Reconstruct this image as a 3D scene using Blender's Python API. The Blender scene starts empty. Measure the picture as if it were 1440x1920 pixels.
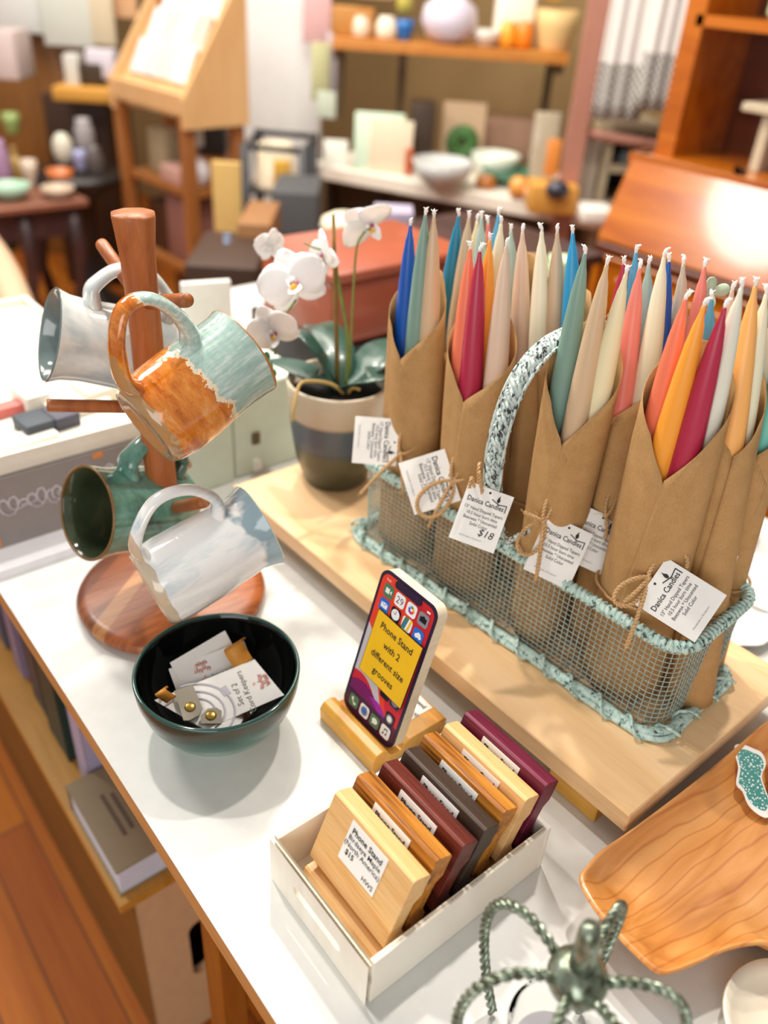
import bpy, bmesh, math, random
from mathutils import Vector, Matrix, noise as mnoise
random.seed(7)
PI = math.pi
scene = bpy.context.scene
C = scene.collection
TZ = 0.75                       # height of the display table top above the floor

# ---------------------------------------------------------------- camera
F_PX = 1564.377
CAM_Z = 0.60                    # above the table top
def cam_axes(p, r, yaw):
    cp, sp = math.cos(p), math.sin(p)
    f = Vector((0, cp, -sp)); right = Vector((1, 0, 0)); up = Vector((0, sp, cp))
    cr, sr = math.cos(r), math.sin(r)
    r2 = cr*right + sr*up; u2 = -sr*right + cr*up
    Z = Matrix.Rotation(yaw, 3, 'Z')
    return Z @ r2, Z @ u2, Z @ f
CR, CU, CF = cam_axes(math.radians(33.6592), math.radians(4.05), math.radians(-41.0))
cd = bpy.data.cameras.new('camera'); cam = bpy.data.objects.new('camera', cd); C.objects.link(cam)
cd.sensor_fit = 'HORIZONTAL'; cd.sensor_width = 36.0; cd.lens = 36.0*F_PX/1440.0
cd.clip_start = 0.05; cd.clip_end = 60
cam.matrix_world = Matrix(((CR.x, CU.x, -CF.x, 0), (CR.y, CU.y, -CF.y, 0), (CR.z, CU.z, -CF.z, CAM_Z+TZ), (0, 0, 0, 1)))
cd.dof.use_dof = True; cd.dof.focus_distance = 0.66
cd.dof.aperture_fstop = cd.lens/9.5            # pupil of about 9.5 mm
scene.camera = cam

def ray(px, py): return CR*((px-720)/F_PX) + CU*((960-py)/F_PX) + CF
def at(px, py, z=0.0):
    """point of the level plane z (above the table top) seen at a photo position"""
    d = ray(px, py); return Vector((0, 0, CAM_Z)) + d*((z-CAM_Z)/d.z)
def atd(px, py, depth): return Vector((0, 0, CAM_Z)) + ray(px, py)*depth
def atx(px, py, x):
    d = ray(px, py); return Vector((0, 0, CAM_Z)) + d*(x/d.x)
def aty(px, py, y):
    d = ray(px, py); return Vector((0, 0, CAM_Z)) + d*(y/d.y)

# ---------------------------------------------------------------- world, lights, exposure
wd = bpy.data.worlds.new('shop_light'); scene.world = wd; wd.use_nodes = True
wd.node_tree.nodes['Background'].inputs[0].default_value = (1.0, 0.965, 0.92, 1)
wd.node_tree.nodes['Background'].inputs[1].default_value = 0.42
def area(name, loc, target, size, power, col=(1, 0.93, 0.84), sizey=None):
    l = bpy.data.lights.new(name, 'AREA'); l.energy = power; l.size = size; l.color = col
    if sizey: l.shape = 'RECTANGLE'; l.size_y = sizey
    else: l.shape = 'DISK'
    o = bpy.data.objects.new(name, l); C.objects.link(o)
    o.location = (loc[0], loc[1], loc[2]+TZ)
    d = Vector(target)-Vector(loc); o.rotation_euler = d.to_track_quat('-Z', 'Y').to_euler()
    return o
area('ceiling_spot', (1.0, 1.55, 1.95), (0.4, 0.4, 0), 0.09, 27)
area('ceiling_spot', (1.25, 0.75, 1.95), (0.4, 0.4, 0), 0.09, 23)
area('ceiling_spot', (0.35, 1.35, 1.95), (0.4, 0.4, 0), 0.09, 20)
area('camera_side_fill', (-1.5, -0.9, 0.75), (0.5, 0.6, 0.1), 1.6, 30, (1.0, 0.98, 0.95), 1.3)  # large soft fill added on the camera side to brighten upright faces
area('ceiling_panel', (0.9, 3.1, 1.95), (1.4, 3.1, -0.7), 1.5, 52, (1, 0.92, 0.8), 1.5)
area('ceiling_panel', (1.5, 2.0, 1.95), (2.1, 2.2, 0), 0.9, 26, (1, 0.92, 0.8), 0.9)
area('ceiling_panel', (-0.10, 2.04, 1.48), (1.75, 0.9, 0.1), 0.55, 24, (1, 0.96, 0.9))
scene.view_settings.view_transform = 'Standard'
scene.view_settings.look = 'None'
scene.view_settings.exposure = -0.10
scene.view_settings.gamma = 1.0
scene.view_settings.use_curve_mapping = False

# ---------------------------------------------------------------- mesh helpers
class MB:
    def __init__(s): s.v = []; s.f = []; s.mi = []; s.sm = []
    def add(s, vs, fs, mi=0, smooth=False, M=None):
        b = len(s.v)
        for p in vs:
            p = Vector(p)
            s.v.append(M @ p if M is not None else p)
        for f in fs:
            s.f.append([b+i for i in f]); s.mi.append(mi); s.sm.append(smooth)
    def box(s, c, d, mi=0, bev=0.0, M=None, rz=0.0, seg=1):
        bm = bmesh.new(); bmesh.ops.create_cube(bm, size=1)
        for v in bm.verts: v.co = Vector((v.co.x*d[0], v.co.y*d[1], v.co.z*d[2]))
        if bev > 0: bmesh.ops.bevel(bm, geom=bm.edges[:], offset=bev, segments=seg, affect='EDGES', profile=0.5)
        T = Matrix.Translation(Vector(c)) @ Matrix.Rotation(rz, 4, 'Z')
        if M is not None: T = M @ T
        bm.verts.index_update()
        s.add([v.co.copy() for v in bm.verts], [[v.index for v in f.verts] for f in bm.faces], mi, bev > 0 and seg > 1, T); bm.free()
    def tube(s, path, r, n=8, closed=False, caps=True, mi=0, smooth=True, M=None, flat=None, ref=None):
        P = [Vector(p) for p in path]; N = len(P)
        if N < 2: return
        rr = r if isinstance(r, (list, tuple)) else [r]*N
        vs = []; fs = []
        t0 = (P[1]-P[0]).normalized()
        a = Vector(ref) if ref else (Vector((0, 0, 1)) if abs(t0.z) < 0.9 else Vector((1, 0, 0)))
        u = (a - t0*a.dot(t0)).normalized()
        for i in range(N):
            if closed: t = (P[(i+1) % N]-P[i-1])
            else: t = P[min(i+1, N-1)]-P[max(i-1, 0)]
            t = t.normalized() if t.length > 1e-9 else t0
            u = (u - t*u.dot(t))
            u = u.normalized() if u.length > 1e-9 else t.orthogonal().normalized()
            w = t.cross(u)
            fa, fb = flat if flat else (1, 1)
            for k in range(n):
                an = 2*PI*k/n
                vs.append(P[i] + (u*math.cos(an)*fa + w*math.sin(an)*fb)*rr[i])
        m = N if closed else N-1
        for i in range(m):
            j = (i+1) % N
            for k in range(n):
                k2 = (k+1) % n
                fs.append([i*n+k, i*n+k2, j*n+k2, j*n+k])
        if caps and not closed:
            fs.append([k for k in range(n)][::-1]); fs.append([(N-1)*n+k for k in range(n)])
        s.add(vs, fs, mi, smooth, M)
    def lathe(s, prof, n=32, mi=0, smooth=True, M=None, wob=None, mis=None):
        vs = []; N = len(prof)
        for i, (r, z) in enumerate(prof):
            for k in range(n):
                an = 2*PI*k/n; q = r*(1+(wob(an, z) if wob else 0))
                vs.append((q*math.cos(an), q*math.sin(an), z))
        for i in range(N-1):
            fs = []
            for k in range(n):
                k2 = (k+1) % n
                fs.append([i*n+k, i*n+k2, (i+1)*n+k2, (i+1)*n+k])
            if i == 0: s.add(vs, fs, mis[i] if mis else mi, smooth, M); b = len(s.v)-len(vs)
            else:
                for f in fs: s.f.append([b+q for q in f]); s.mi.append(mis[i] if mis else mi); s.sm.append(smooth)
    def prism(s, poly, z0, z1, mi=0, M=None, smooth=False, side_mi=None, cap=True):
        n = len(poly)
        vs = [(x, y, z0) for x, y in poly]+[(x, y, z1) for x, y in poly]
        s.add(vs, [[i, (i+1) % n, n+(i+1) % n, n+i] for i in range(n)], mi if side_mi is None else side_mi, smooth, M)
        if cap: s.add(vs, [list(range(n))[::-1], list(range(n, 2*n))], mi, False, M)
    def flatpoly(s, poly, z, mi=0, M=None): s.add([(x, y, z) for x, y in poly], [list(range(len(poly)))], mi, False, M)
    def ball(s, c, r, mi=0, n=12, m=8, M=None, sc=(1, 1, 1)):
        pr = []
        for i in range(m+1):
            a = -PI/2+PI*i/m; pr.append((max(r*math.cos(a), 1e-5), r*math.sin(a)))
        T = Matrix.Translation(Vector(c)) @ Matrix.Diagonal((*sc, 1))
        if M is not None: T = M @ T
        s.lathe(pr, n, mi, True, T)
    def text(s, body, size, M, mi=1, bold=0.0, align='CENTER', shear=0.0, spacing=1.0, squeeze=1.0):
        key = (body, round(size, 5), bold, align, shear, spacing)
        if key not in TXT:
            cu = bpy.data.curves.new('t', 'FONT'); cu.body = body; cu.size = size; cu.align_x = align; cu.align_y = 'CENTER'
            cu.offset = bold*size; cu.shear = shear; cu.space_character = spacing; cu.resolution_u = 2
            o = bpy.data.objects.new('t', cu); C.objects.link(o)
            bpy.context.view_layer.update()
            me = bpy.data.meshes.new_from_object(o.evaluated_get(bpy.context.evaluated_depsgraph_get()))
            TXT[key] = ([v.co.copy() for v in me.vertices], [list(p.vertices) for p in me.polygons])
            bpy.data.objects.remove(o); bpy.data.curves.remove(cu); bpy.data.meshes.remove(me)
        vs, fs = TXT[key]
        s.add([(v.x*squeeze, v.y, v.z) for v in vs], fs, mi, False, M)
    def mesh(s, name, mats):
        me = bpy.data.meshes.new(name)
        me.from_pydata([tuple(v) for v in s.v], [], s.f)
        for m in (mats if isinstance(mats, (list, tuple)) else [mats]): me.materials.append(m)
        me.polygons.foreach_set('material_index', s.mi); me.polygons.foreach_set('use_smooth', s.sm)
        me.update(); return me
TXT = {}
OFF = {}
def thing(name, label, cat, loc=(0, 0, 0), group=None, kind=None, rot=None):
    o = bpy.data.objects.new(name, None); C.objects.link(o); o.empty_display_size = 0.02
    o.location = (loc[0], loc[1], loc[2]+TZ)
    if rot is not None: o.rotation_euler = rot.to_euler() if hasattr(rot, 'to_euler') else rot
    OFF[o.name] = Vector(loc) if rot is None else Vector((0, 0, 0))
    tag(o, label, cat, group, kind); return o
def tag(o, label=None, cat=None, group=None, kind=None):
    if label: o['label'] = label
    if cat: o['category'] = cat
    if group: o['group'] = group
    if kind: o['kind'] = kind
    return o
def part(name, mb, mats, parent, label=None, solid=0.0, bev=0.0, sub=0):
    o = bpy.data.objects.new(name, mb.mesh(name, mats)); C.objects.link(o); o.parent = parent
    if parent.name in OFF: o.location = -OFF[parent.name]
    if label: o['label'] = label
    mods(o, solid, bev, sub); return o
def solo(name, mb, mats, label, cat, group=None, kind=None, solid=0.0, bev=0.0, sub=0):
    o = bpy.data.objects.new(name, mb.mesh(name, mats)); C.objects.link(o)
    # put the origin at the base of the thing
    if len(mb.v):
        c = Vector((sum(v.x for v in mb.v)/len(mb.v), sum(v.y for v in mb.v)/len(mb.v), min(v.z for v in mb.v)))
        o.data.transform(Matrix.Translation(-c)); o.location = (c.x, c.y, c.z+TZ)
        OFF[o.name] = c
    tag(o, label, cat, group, kind); mods(o, solid, bev, sub); return o
def struct(name, mb, mats):
    o = bpy.data.objects.new(name, mb.mesh(name, mats)); C.objects.link(o); o.location = (0, 0, TZ); o['kind'] = 'structure'
    OFF[o.name] = Vector((0, 0, 0)); return o
def mods(o, solid, bev, sub):
    if bev:
        m = o.modifiers.new('b', 'BEVEL'); m.width = bev; m.segments = 2; m.limit_method = 'ANGLE'; m.angle_limit = math.radians(40)
    if sub: m = o.modifiers.new('s', 'SUBSURF'); m.levels = sub; m.render_levels = sub
    if solid: m = o.modifiers.new('t', 'SOLIDIFY'); m.thickness = solid; m.offset = 0
def frame(o, x, y):
    """matrix with origin o, x axis along x, z axis = x cross y"""
    x = Vector(x).normalized(); z = x.cross(Vector(y)).normalized(); y = z.cross(x)
    return Matrix(((x.x, y.x, z.x, o[0]), (x.y, y.y, z.y, o[1]), (x.z, y.z, z.z, o[2]), (0, 0, 0, 1)))
def spline(pts, n=8, closed=False):
    P = [Vector(p) for p in pts]; out = []; N = len(P)
    rng = range(N if closed else N-1)
    for i in rng:
        if closed: a, b, c, d = P[i-1], P[i], P[(i+1) % N], P[(i+2) % N]
        else: a, b, c, d = P[max(i-1, 0)], P[i], P[i+1], P[min(i+2, N-1)]
        for k in range(n):
            t = k/n
            out.append(0.5*((2*b)+(c-a)*t+(2*a-5*b+4*c-d)*t*t+(3*b-a-3*c+d)*t**3))
    if not closed: out.append(P[-1])
    return out
def rrect(w, h, r, n=5):
    out = []
    for cx, cy, a0 in ((w/2-r, h/2-r, 0), (-w/2+r, h/2-r, 90), (-w/2+r, -h/2+r, 180), (w/2-r, -h/2+r, 270)):
        for k in range(n+1):
            a = math.radians(a0+90*k/n); out.append((cx+r*math.cos(a), cy+r*math.sin(a)))
    return out
def circ(cx, cy, r, n=20, sx=1): return [(cx+r*sx*math.cos(2*PI*k/n), cy+r*math.sin(2*PI*k/n)) for k in range(n)]
def resample(path, step):
    P = [Vector(p) for p in path]; out = [P[0]]; acc = 0
    for a, b in zip(P, P[1:]):
        L = (b-a).length; d = step-acc
        while d <= L: out.append(a+(b-a)*(d/L)); d += step
        acc = (acc+L) % step
    out.append(P[-1]); return out
def twist(mb, path, R, rs, pitch, strands=2, n=6, mi=0, step=None):
    """rope of helical strands along a path"""
    P = resample(path, step or pitch/8)
    t0 = (P[1]-P[0]).normalized(); u = t0.orthogonal().normalized(); lines = [[] for _ in range(strands)]; dist = 0
    for i in range(len(P)):
        t = (P[min(i+1, len(P)-1)]-P[max(i-1, 0)]).normalized()
        u = (u-t*u.dot(t)).normalized(); w = t.cross(u)
        if i: dist += (P[i]-P[i-1]).length
        for k in range(strands):
            a = 2*PI*(dist/pitch+k/strands); lines[k].append(P[i]+(u*math.cos(a)+w*math.sin(a))*R)
    for L in lines: mb.tube(L, rs, n, mi=mi)

# ---------------------------------------------------------------- materials
def lin(c):
    if isinstance(c, str):
        c = c.lstrip('#'); c = [int(c[i:i+2], 16)/255 for i in (0, 2, 4)]
        return tuple(x/12.92 if x <= 0.04045 else ((x+0.055)/1.055)**2.4 for x in c)+(1,)
    return tuple(c)+(1,) if len(c) == 3 else c
def newmat(name, rough=0.5, metal=0.0, coat=0.0):
    m = bpy.data.materials.new(name); m.use_nodes = True; nt = m.node_tree
    b = nt.nodes['Principled BSDF']; b.inputs['Roughness'].default_value = rough; b.inputs['Metallic'].default_value = metal
    if coat: b.inputs['Coat Weight'].default_value = coat; b.inputs['Coat Roughness'].default_value = 0.08
    return m, nt, b
def coordn(nt, scale=(1, 1, 1), rot=(0, 0, 0)):
    tc = nt.nodes.new('ShaderNodeTexCoord'); mp = nt.nodes.new('ShaderNodeMapping')
    mp.inputs['Scale'].default_value = scale; mp.inputs['Rotation'].default_value = rot
    nt.links.new(tc.outputs['Object'], mp.inputs['Vector']); return mp.outputs['Vector']
def ramp(nt, stops, interp='LINEAR'):
    r = nt.nodes.new('ShaderNodeValToRGB'); e = r.color_ramp.elements; r.color_ramp.interpolation = interp
    while len(e) < len(stops): e.new(0.5)
    for i, (p, c) in enumerate(stops): e[i].position = p; e[i].color = lin(c)
    return r
def noisen(nt, vec, scale, detail=3, rough=0.5, dist=0.0):
    n = nt.nodes.new('ShaderNodeTexNoise'); n.inputs['Scale'].default_value = scale; n.inputs['Detail'].default_value = detail
    n.inputs['Roughness'].default_value = rough; n.inputs['Distortion'].default_value = dist
    if vec is not None: nt.links.new(vec, n.inputs['Vector'])
    return n.outputs['Fac']
def bump(nt, b, fac, strength=0.2, dist=0.001):
    n = nt.nodes.new('ShaderNodeBump'); n.inputs['Strength'].default_value = strength; n.inputs['Distance'].default_value = dist
    nt.links.new(fac, n.inputs['Height']); nt.links.new(n.outputs['Normal'], b.inputs['Normal'])
MATS = {}
def plain(col, rough=0.5, metal=0.0, var=0.0, scale=60, coat=0.0, name=None, sss=0.0):
    key = (col, rough, metal, var, scale, coat, sss)
    if key in MATS: return MATS[key]
    m, nt, b = newmat(name or 'paint', rough, metal, coat)
    c = lin(col)
    n = noisen(nt, coordn(nt), scale, 3)
    k = max(var, 0.03)
    r = ramp(nt, [(0.3, tuple(x*(1-k) for x in c[:3])), (0.7, tuple(min(1, x*(1+k)) for x in c[:3]))])
    nt.links.new(n, r.inputs[0]); nt.links.new(r.outputs[0], b.inputs['Base Color'])
    if sss: b.inputs['Subsurface Weight'].default_value = sss; b.inputs['Subsurface Radius'].default_value = (0.01, 0.006, 0.004); b.inputs['Subsurface Scale'].default_value = 0.6
    MATS[key] = m; return m
def wood(name, cols, axis=1, scale=14, stretch=8, rough=0.45, coat=0.0, fine=0.25, warp=1.2, rot=(0, 0, 0)):
    """cols: list of (pos, colour) for the grain ramp; axis = grain direction"""
    m, nt, b = newmat(name, rough, 0, coat)
    sc = [stretch, stretch, stretch]; sc[axis] = 1.0
    v = coordn(nt, sc, rot)
    n1 = noisen(nt, v, scale/4, 4, 0.55, warp)
    sc2 = [stretch*5]*3; sc2[axis] = 1.5
    n2 = noisen(nt, coordn(nt, sc2, rot), scale, 3, 0.6)
    mx = nt.nodes.new('ShaderNodeMix'); mx.data_type = 'FLOAT'; mx.inputs[0].default_value = fine
    nt.links.new(n1, mx.inputs[2]); nt.links.new(n2, mx.inputs[3])
    r = ramp(nt, cols); nt.links.new(mx.outputs[0], r.inputs[0]); nt.links.new(r.outputs[0], b.inputs['Base Color'])
    bump(nt, b, n2, 0.12, 0.0006); return m
M_WHITE = plain('#d6d6d2', 0.38, name='white_laminate', var=0.01)
M_EDGE = wood('table_edge', [(0.3, '#b07a44'), (0.7, '#c99a63')], 1)
M_BOARD = wood('board_maple', [(0.28, '#dfb17c'), (0.5, '#f1c896'), (0.75, '#f6d4aa')], 1, 10, 7, 0.4)
M_BOARD_END = wood('board_edge', [(0.3, '#b98a5c'), (0.7, '#cfa27a')], 1, 10, 7, 0.5)
M_FOOT = wood('pine_foot', [(0.3, '#c98f2c'), (0.7, '#e2b052')], 1)
M_TREE = wood('acacia', [(0.25, '#7c3c1c'), (0.5, '#a8602f'), (0.75, '#c07c48')], 2, 22, 9, 0.42)
M_PAPER = plain('#f2efea', 0.7, name='card_paper', var=0.01)
M_INK = plain('#1d1b1b', 0.6, name='ink')
M_INKG = plain('#8a8684', 0.6, name='grey_ink')
M_TWINE = plain('#c8a070', 0.85, var=0.25, scale=900, name='jute')
M_WICK = plain('#f6f3ee', 0.8, name='cotton_wick')

# ================================================================ the room
def floor_mat():
    m, nt, b = newmat('floor_planks', 0.65, 0, 0.0)
    v = coordn(nt, (1, 1, 1), (0, 0, 0))
    br = nt.nodes.new('ShaderNodeTexBrick'); br.inputs['Scale'].default_value = 1.0
    br.inputs['Brick Width'].default_value = 1.1; br.inputs['Row Height'].default_value = 0.075; br.inputs['Mortar Size'].default_value = 0.0015
    br.inputs['Color1'].default_value = lin('#a55400'); br.inputs['Color2'].default_value = lin('#c87600'); br.inputs['Mortar'].default_value = lin('#5c3210')
    rt = nt.nodes.new('ShaderNodeMapping'); rt.inputs['Rotation'].default_value = (0, 0, PI/2); nt.links.new(v, rt.inputs[0]); nt.links.new(rt.outputs[0], br.inputs['Vector'])
    n = noisen(nt, coordn(nt, (14, 1, 1)), 6, 4)
    mx = nt.nodes.new('ShaderNodeMix'); mx.data_type = 'RGBA'; mx.blend_type = 'MULTIPLY'; mx.inputs[0].default_value = 0.5
    r = ramp(nt, [(0.3, '#c99a5a'), (0.7, '#ffffff')]); nt.links.new(n, r.inputs[0])
    nt.links.new(br.outputs['Color'], mx.inputs[6]); nt.links.new(r.outputs[0], mx.inputs[7]); nt.links.new(mx.outputs[2], b.inputs['Base Color'])
    return m
mb = MB(); mb.box((2.0, 3.0, -0.77), (9, 12, 0.04)); struct('floor', mb, floor_mat())
mb = MB(); mb.box((3.45, 1.5, 0.55), (0.1, 9.5, 2.6), rz=math.radians(16)); struct('wall_right', mb, plain('#94784e', 0.8, name='beige_wall'))
mb = MB(); mb.box((0.2, 6.6, 0.55), (5.6, 0.1, 2.6)); struct('wall_back', mb, plain('#7c5a36', 0.8, name='brown_wall'))

# ---------------------------------------------------------------- display table
TX0, TX1, TY0, TY1 = 0.1435, 1.012, -0.45, 1.52
t = thing('display_table', 'long white laminate display table with a light wood edge', 'table', (0.58, 0.5, -0.75))
mb = MB(); mb.box(((TX0+TX1)/2, (TY0+TY1)/2, -0.0008), (TX1-TX0, TY1-TY0, 0.0016)); part('laminate_top', mb, M_WHITE, t)
mb = MB(); mb.box(((TX0+TX1)/2, (TY0+TY1)/2, -0.0133), (TX1-TX0, TY1-TY0, 0.0234)); part('wood_edge', mb, M_EDGE, t)
for lx, ly in ((0.21, 0.452), (0.95, 0.40), (0.2, 1.45), (0.95, 1.45), (0.2, -0.38), (0.95, -0.38)):
    mb = MB(); mb.box((lx, ly, -0.3875), (0.034, 0.034, 0.725), bev=0.003); part('leg', mb, wood('leg_wood', [(0.3, '#7a4210'), (0.7, '#a5661f')], 2) if 'leg_wood' not in bpy.data.materials else bpy.data.materials['leg_wood'], t)

# ---------------------------------------------------------------- storage crates and books under the table
M_CR = wood('crate_ply', [(0.3, '#6e4718'), (0.7, '#875a20')], 1, 12, 6, 0.6)
M_CRE = plain('#c9a67e', 0.6, name='crate_end', var=0.05)
t = thing('storage_crate', 'low wooden crate with an oval hand hole standing under the display table', 'crate', (0.34, 1.1, -0.75))
mb = MB()
hole = [(x*0.03, z) for x, z in []]
# end panel with an oval slot (built from strips round the slot)
def slot_panel(mb, x0, x1, z0, z1, y, th, cx, cz, w, h, mi=0, n=8):
    """upright panel in the plane y with a rounded slot cut through"""
    outer = [(x0, z0), (x1, z0), (x1, z1), (x0, z1)]
    r = min(w, h)/2; inner = []
    if h > w:
        for k in range(n+1): a = PI*k/n; inner.append((cx+r*math.cos(a), cz+h/2-r+r*math.sin(a)))
        for k in range(n+1): a = PI+PI*k/n; inner.append((cx+r*math.cos(a), cz-h/2+r+r*math.sin(a)))
    else:
        for k in range(n+1): a = -PI/2+PI*k/n; inner.append((cx+w/2-r+r*math.cos(a), cz+r*math.sin(a)))
        for k in range(n+1): a = PI/2+PI*k/n; inner.append((cx-w/2+r+r*math.cos(a), cz+r*math.sin(a)))
    dense = []
    for k in range(len(inner)):
        a, b = inner[k], inner[(k+1) % len(inner)]; m_ = 10 if math.hypot(a[0]-b[0], a[1]-b[1]) > r*0.6 else 1
        for q in range(m_): dense.append((a[0]+(b[0]-a[0])*q/m_, a[1]+(b[1]-a[1])*q/m_))
    inner = dense; N = len(inner); vs = []
    out = []
    for (px, pz) in inner:
        dx, dz = px-cx, pz-cz
        s = min([(x1-cx)/dx if dx > 1e-9 else ((x0-cx)/dx if dx < -1e-9 else 1e9), (z1-cz)/dz if dz > 1e-9 else ((z0-cz)/dz if dz < -1e-9 else 1e9)])
        out.append((cx+dx*s, cz+dz*s))
    for yy in (y, y+th):
        vs += [(a, yy, b) for a, b in inner]; vs += [(a, yy, b) for a, b in out]
    fs = []
    for k in range(N):
        j = (k+1) % N
        fs.append([k, j, N+j, N+k]); fs.append([2*N+k, 3*N+k, 3*N+j, 2*N+j]); fs.append([k, 2*N+k, 2*N+j, j])
        # corners
        a, b = out[k], out[j]
        if abs(a[0]-b[0]) > 1e-6 and abs(a[1]-b[1]) > 1e-6:
            c = (a[0] if a[0] in (x0, x1) else b[0], a[1] if a[1] in (z0, z1) else b[1])
            if abs(a[0]-x0) < 1e-6 or abs(a[0]-x1) < 1e-6: c = (a[0], b[1])
            else: c = (b[0], a[1])
            i0 = len(vs); vs += [(c[0], y, c[1]), (c[0], y+th, c[1])]
            fs.append([N+k, N+j, i0]); fs.append([3*N+k, i0+1, 3*N+j])
    mb.add(vs, fs, mi)
slot_panel(mb, 0.172, 0.50, -0.745, -0.345, 0.60, 0.012, 0.245, -0.545, 0.03, 0.125)
part('end_panel', mb, M_CRE, t)
mb = MB(); mb.box((0.172+0.006, 1.1, -0.54), (0.012, 0.97, 0.42)); mb.box((0.49, 1.1, -0.54), (0.012, 0.97, 0.42)); mb.box((0.33, 1.594, -0.54), (0.30, 0.012, 0.42))
part('side_panel', mb, M_CR, t)
mb = MB(); mb.box((0.329, 1.094, -0.336), (0.364, 1.022, 0.014)); part('shelf_top', mb, wood('crate_top', [(0.3, '#a8711f'), (0.7, '#c28d3a')], 1), t)
mb = MB(); mb.box((0.33, 1.1, -0.70), (0.3, 0.96, 0.012)); part('base_board', mb, M_CR, t)
def book(name, label, c, size, col, rz=0, cat='book', page='#dcdce4', tilt=None, z0=-0.329, extra=None, group=None):
    """book lying or standing; size = x, y, z, spine on the -y side"""
    t = thing(name, label, cat, (c[0], c[1], z0), group, rot=Matrix.Rotation(rz, 3, 'Z') if tilt is None else tilt)
    sx, sy, sz = size
    m = MB()
    flat = sz <= min(sx, sy)
    if flat:
        m.box((0, 0, 0.0015), (sx, sy, 0.003), bev=0.0006); m.box((0, 0, sz-0.0015), (sx, sy, 0.003), bev=0.0006); m.box((0, sy/2-0.0015, sz/2), (sx, 0.003, sz-0.001))
        p = MB(); p.box((0, -0.001, sz/2), (sx-0.006, sy-0.006, sz-0.0062))
    elif sy < sx:
        m.box((0, -sy/2+0.0015, sz/2), (sx, 0.003, sz)); m.box((0, sy/2-0.0015, sz/2), (sx, 0.003, sz)); m.box((-sx/2+0.0015, 0, sz/2), (0.003, sy-0.001, sz))
        p = MB(); p.box((0.001, 0, sz/2), (sx-0.008, sy-0.0062, sz-0.008))
    else:
        m.box((-sx/2+0.0015, 0, sz/2), (0.003, sy, sz)); m.box((sx/2-0.0015, 0, sz/2), (0.003, sy, sz)); m.box((0, -sy/2+0.0015, sz/2), (sx-0.001, 0.003, sz))
        p = MB(); p.box((0, 0.001, sz/2), (sx-0.0062, sy-0.008, sz-0.008))
    part('cover', m, plain(col, 0.5, name='book_cover'), t); part('pages', p, plain(page, 0.8, name='pages'), t)
    if extra:
        e = MB(); extra(e, sx, sy, sz); part('cover_print', e, plain(extra_col[0], 0.6, name='print'), t)
    return t
extra_col = ['#5d4c3a']
def title_bars(e, sx, sy, sz):
    for k in range(4): e.box((-0.055+0.011*k, 0.0, sz+0.0003), (0.005, 0.07-0.009*k, 0.0006))
book('book', 'thick beige book with white pages lying at the near end of the crate', (0.238, 0.669), (0.17, 0.150, 0.046), '#8c7a5c', extra=title_bars, page='#ccd2e2')
book('book', 'pale lavender book with dark blue figure standing behind the beige book', (0.255, 0.772), (0.14, 0.045, 0.20), '#a9a3bf', page='#dcd8ea')
book('book', 'black book lying under the lavender book', (0.26, 0.80), (0.17, 0.06, 0.012), '#1b1820', z0=-0.329) if False else None
book('book', 'dark green book with white pages standing beside the lavender book', (0.25, 0.850), (0.14, 0.07, 0.20), '#233a34', page='#d4d2de')
book('book', 'charcoal book standing in the middle of the crate row', (0.25, 0.935), (0.13, 0.05, 0.21), '#3a3a44')
book('book', 'mauve book standing towards the far end of the crate row', (0.25, 1.02), (0.13, 0.04, 0.22), '#8c7c96')
book('book', 'grey book at the far end of the crate row', (0.25, 1.12), (0.13, 0.08, 0.19), '#5c5a66')
book('book', 'black book furthest along the crate top', (0.25, 1.28), (0.13, 0.06, 0.2), '#2c2a30')

# ================================================================ riser board
BA = Vector((0.434, 0.180, 0)); BB = Vector((0.4235, 0.772, 0))
bl = (BB-BA).length; bdir = (BB-BA).normalized(); bn = Vector((bdir.y, -bdir.x, 0))
MBRD = frame((BA.x, BA.y, 0), bn, bdir)            # local x across, y along
t = thing('riser_board', 'thick light maple board raised on wooden blocks above the white table', 'board', (0.55, 0.47, 0))
mb = MB(); mb.box((0.128, bl/2, 0.0395), (0.256, bl, 0.021), bev=0.0012, M=MBRD); part('plank', mb, M_BOARD, t)
for cx, cy in ((0.026, 0.057), (0.225, 0.057), (0.10, bl-0.06), (0.225, bl-0.06)):
    mb = MB(); mb.box((cx, cy, 0.0145), (0.034, 0.052, 0.029), bev=0.001, M=MBRD); part('foot', mb, M_FOOT, t)
BZ = 0.05

# ================================================================ candle basket
BC = Vector((0.5635, 0.4155, 0)); BL = Vector((-0.0685, 0.9977, 0)); BW = Vector((0.9977, 0.0685, 0))
MBK = Matrix(((BW.x, BL.x, 0, BC.x), (BW.y, BL.y, 0, BC.y), (0, 0, 1, BZ), (0, 0, 0, 1)))   # local x = width, y = length, z above board
def bk(w, l, z): return MBK @ Vector((w, l, z))
def mint_mat(name, light, dark, thr, scale, stretch=1.0):
    m, nt, b = newmat(name, 0.55)
    n = noisen(nt, coordn(nt, (scale, scale, scale*stretch)), 1.0, 4, 0.65)
    r = ramp(nt, [(thr-0.04, dark), (thr+0.03, light), (0.75, '#dcebe4')]); nt.links.new(n, r.inputs[0]); nt.links.new(r.outputs[0], b.inputs['Base Color'])
    bump(nt, b, n, 0.5, 0.002); return m
M_MINT = mint_mat('mint_paint', '#aecbc2', '#3f4d48', 0.42, 200)
M_MINTH = mint_mat('worn_mint_paint', '#bcc8c3', '#252b2e', 0.44, 300, 0.25)
M_WIRE = plain('#a1b3ab', 0.45, 0.3, 0.3, 300, name='mint_wire')
basket = thing('wire_basket', 'long mint green wire mesh basket holding the wrapped candles', 'basket', tuple(bk(0, 0, 0)))
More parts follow.
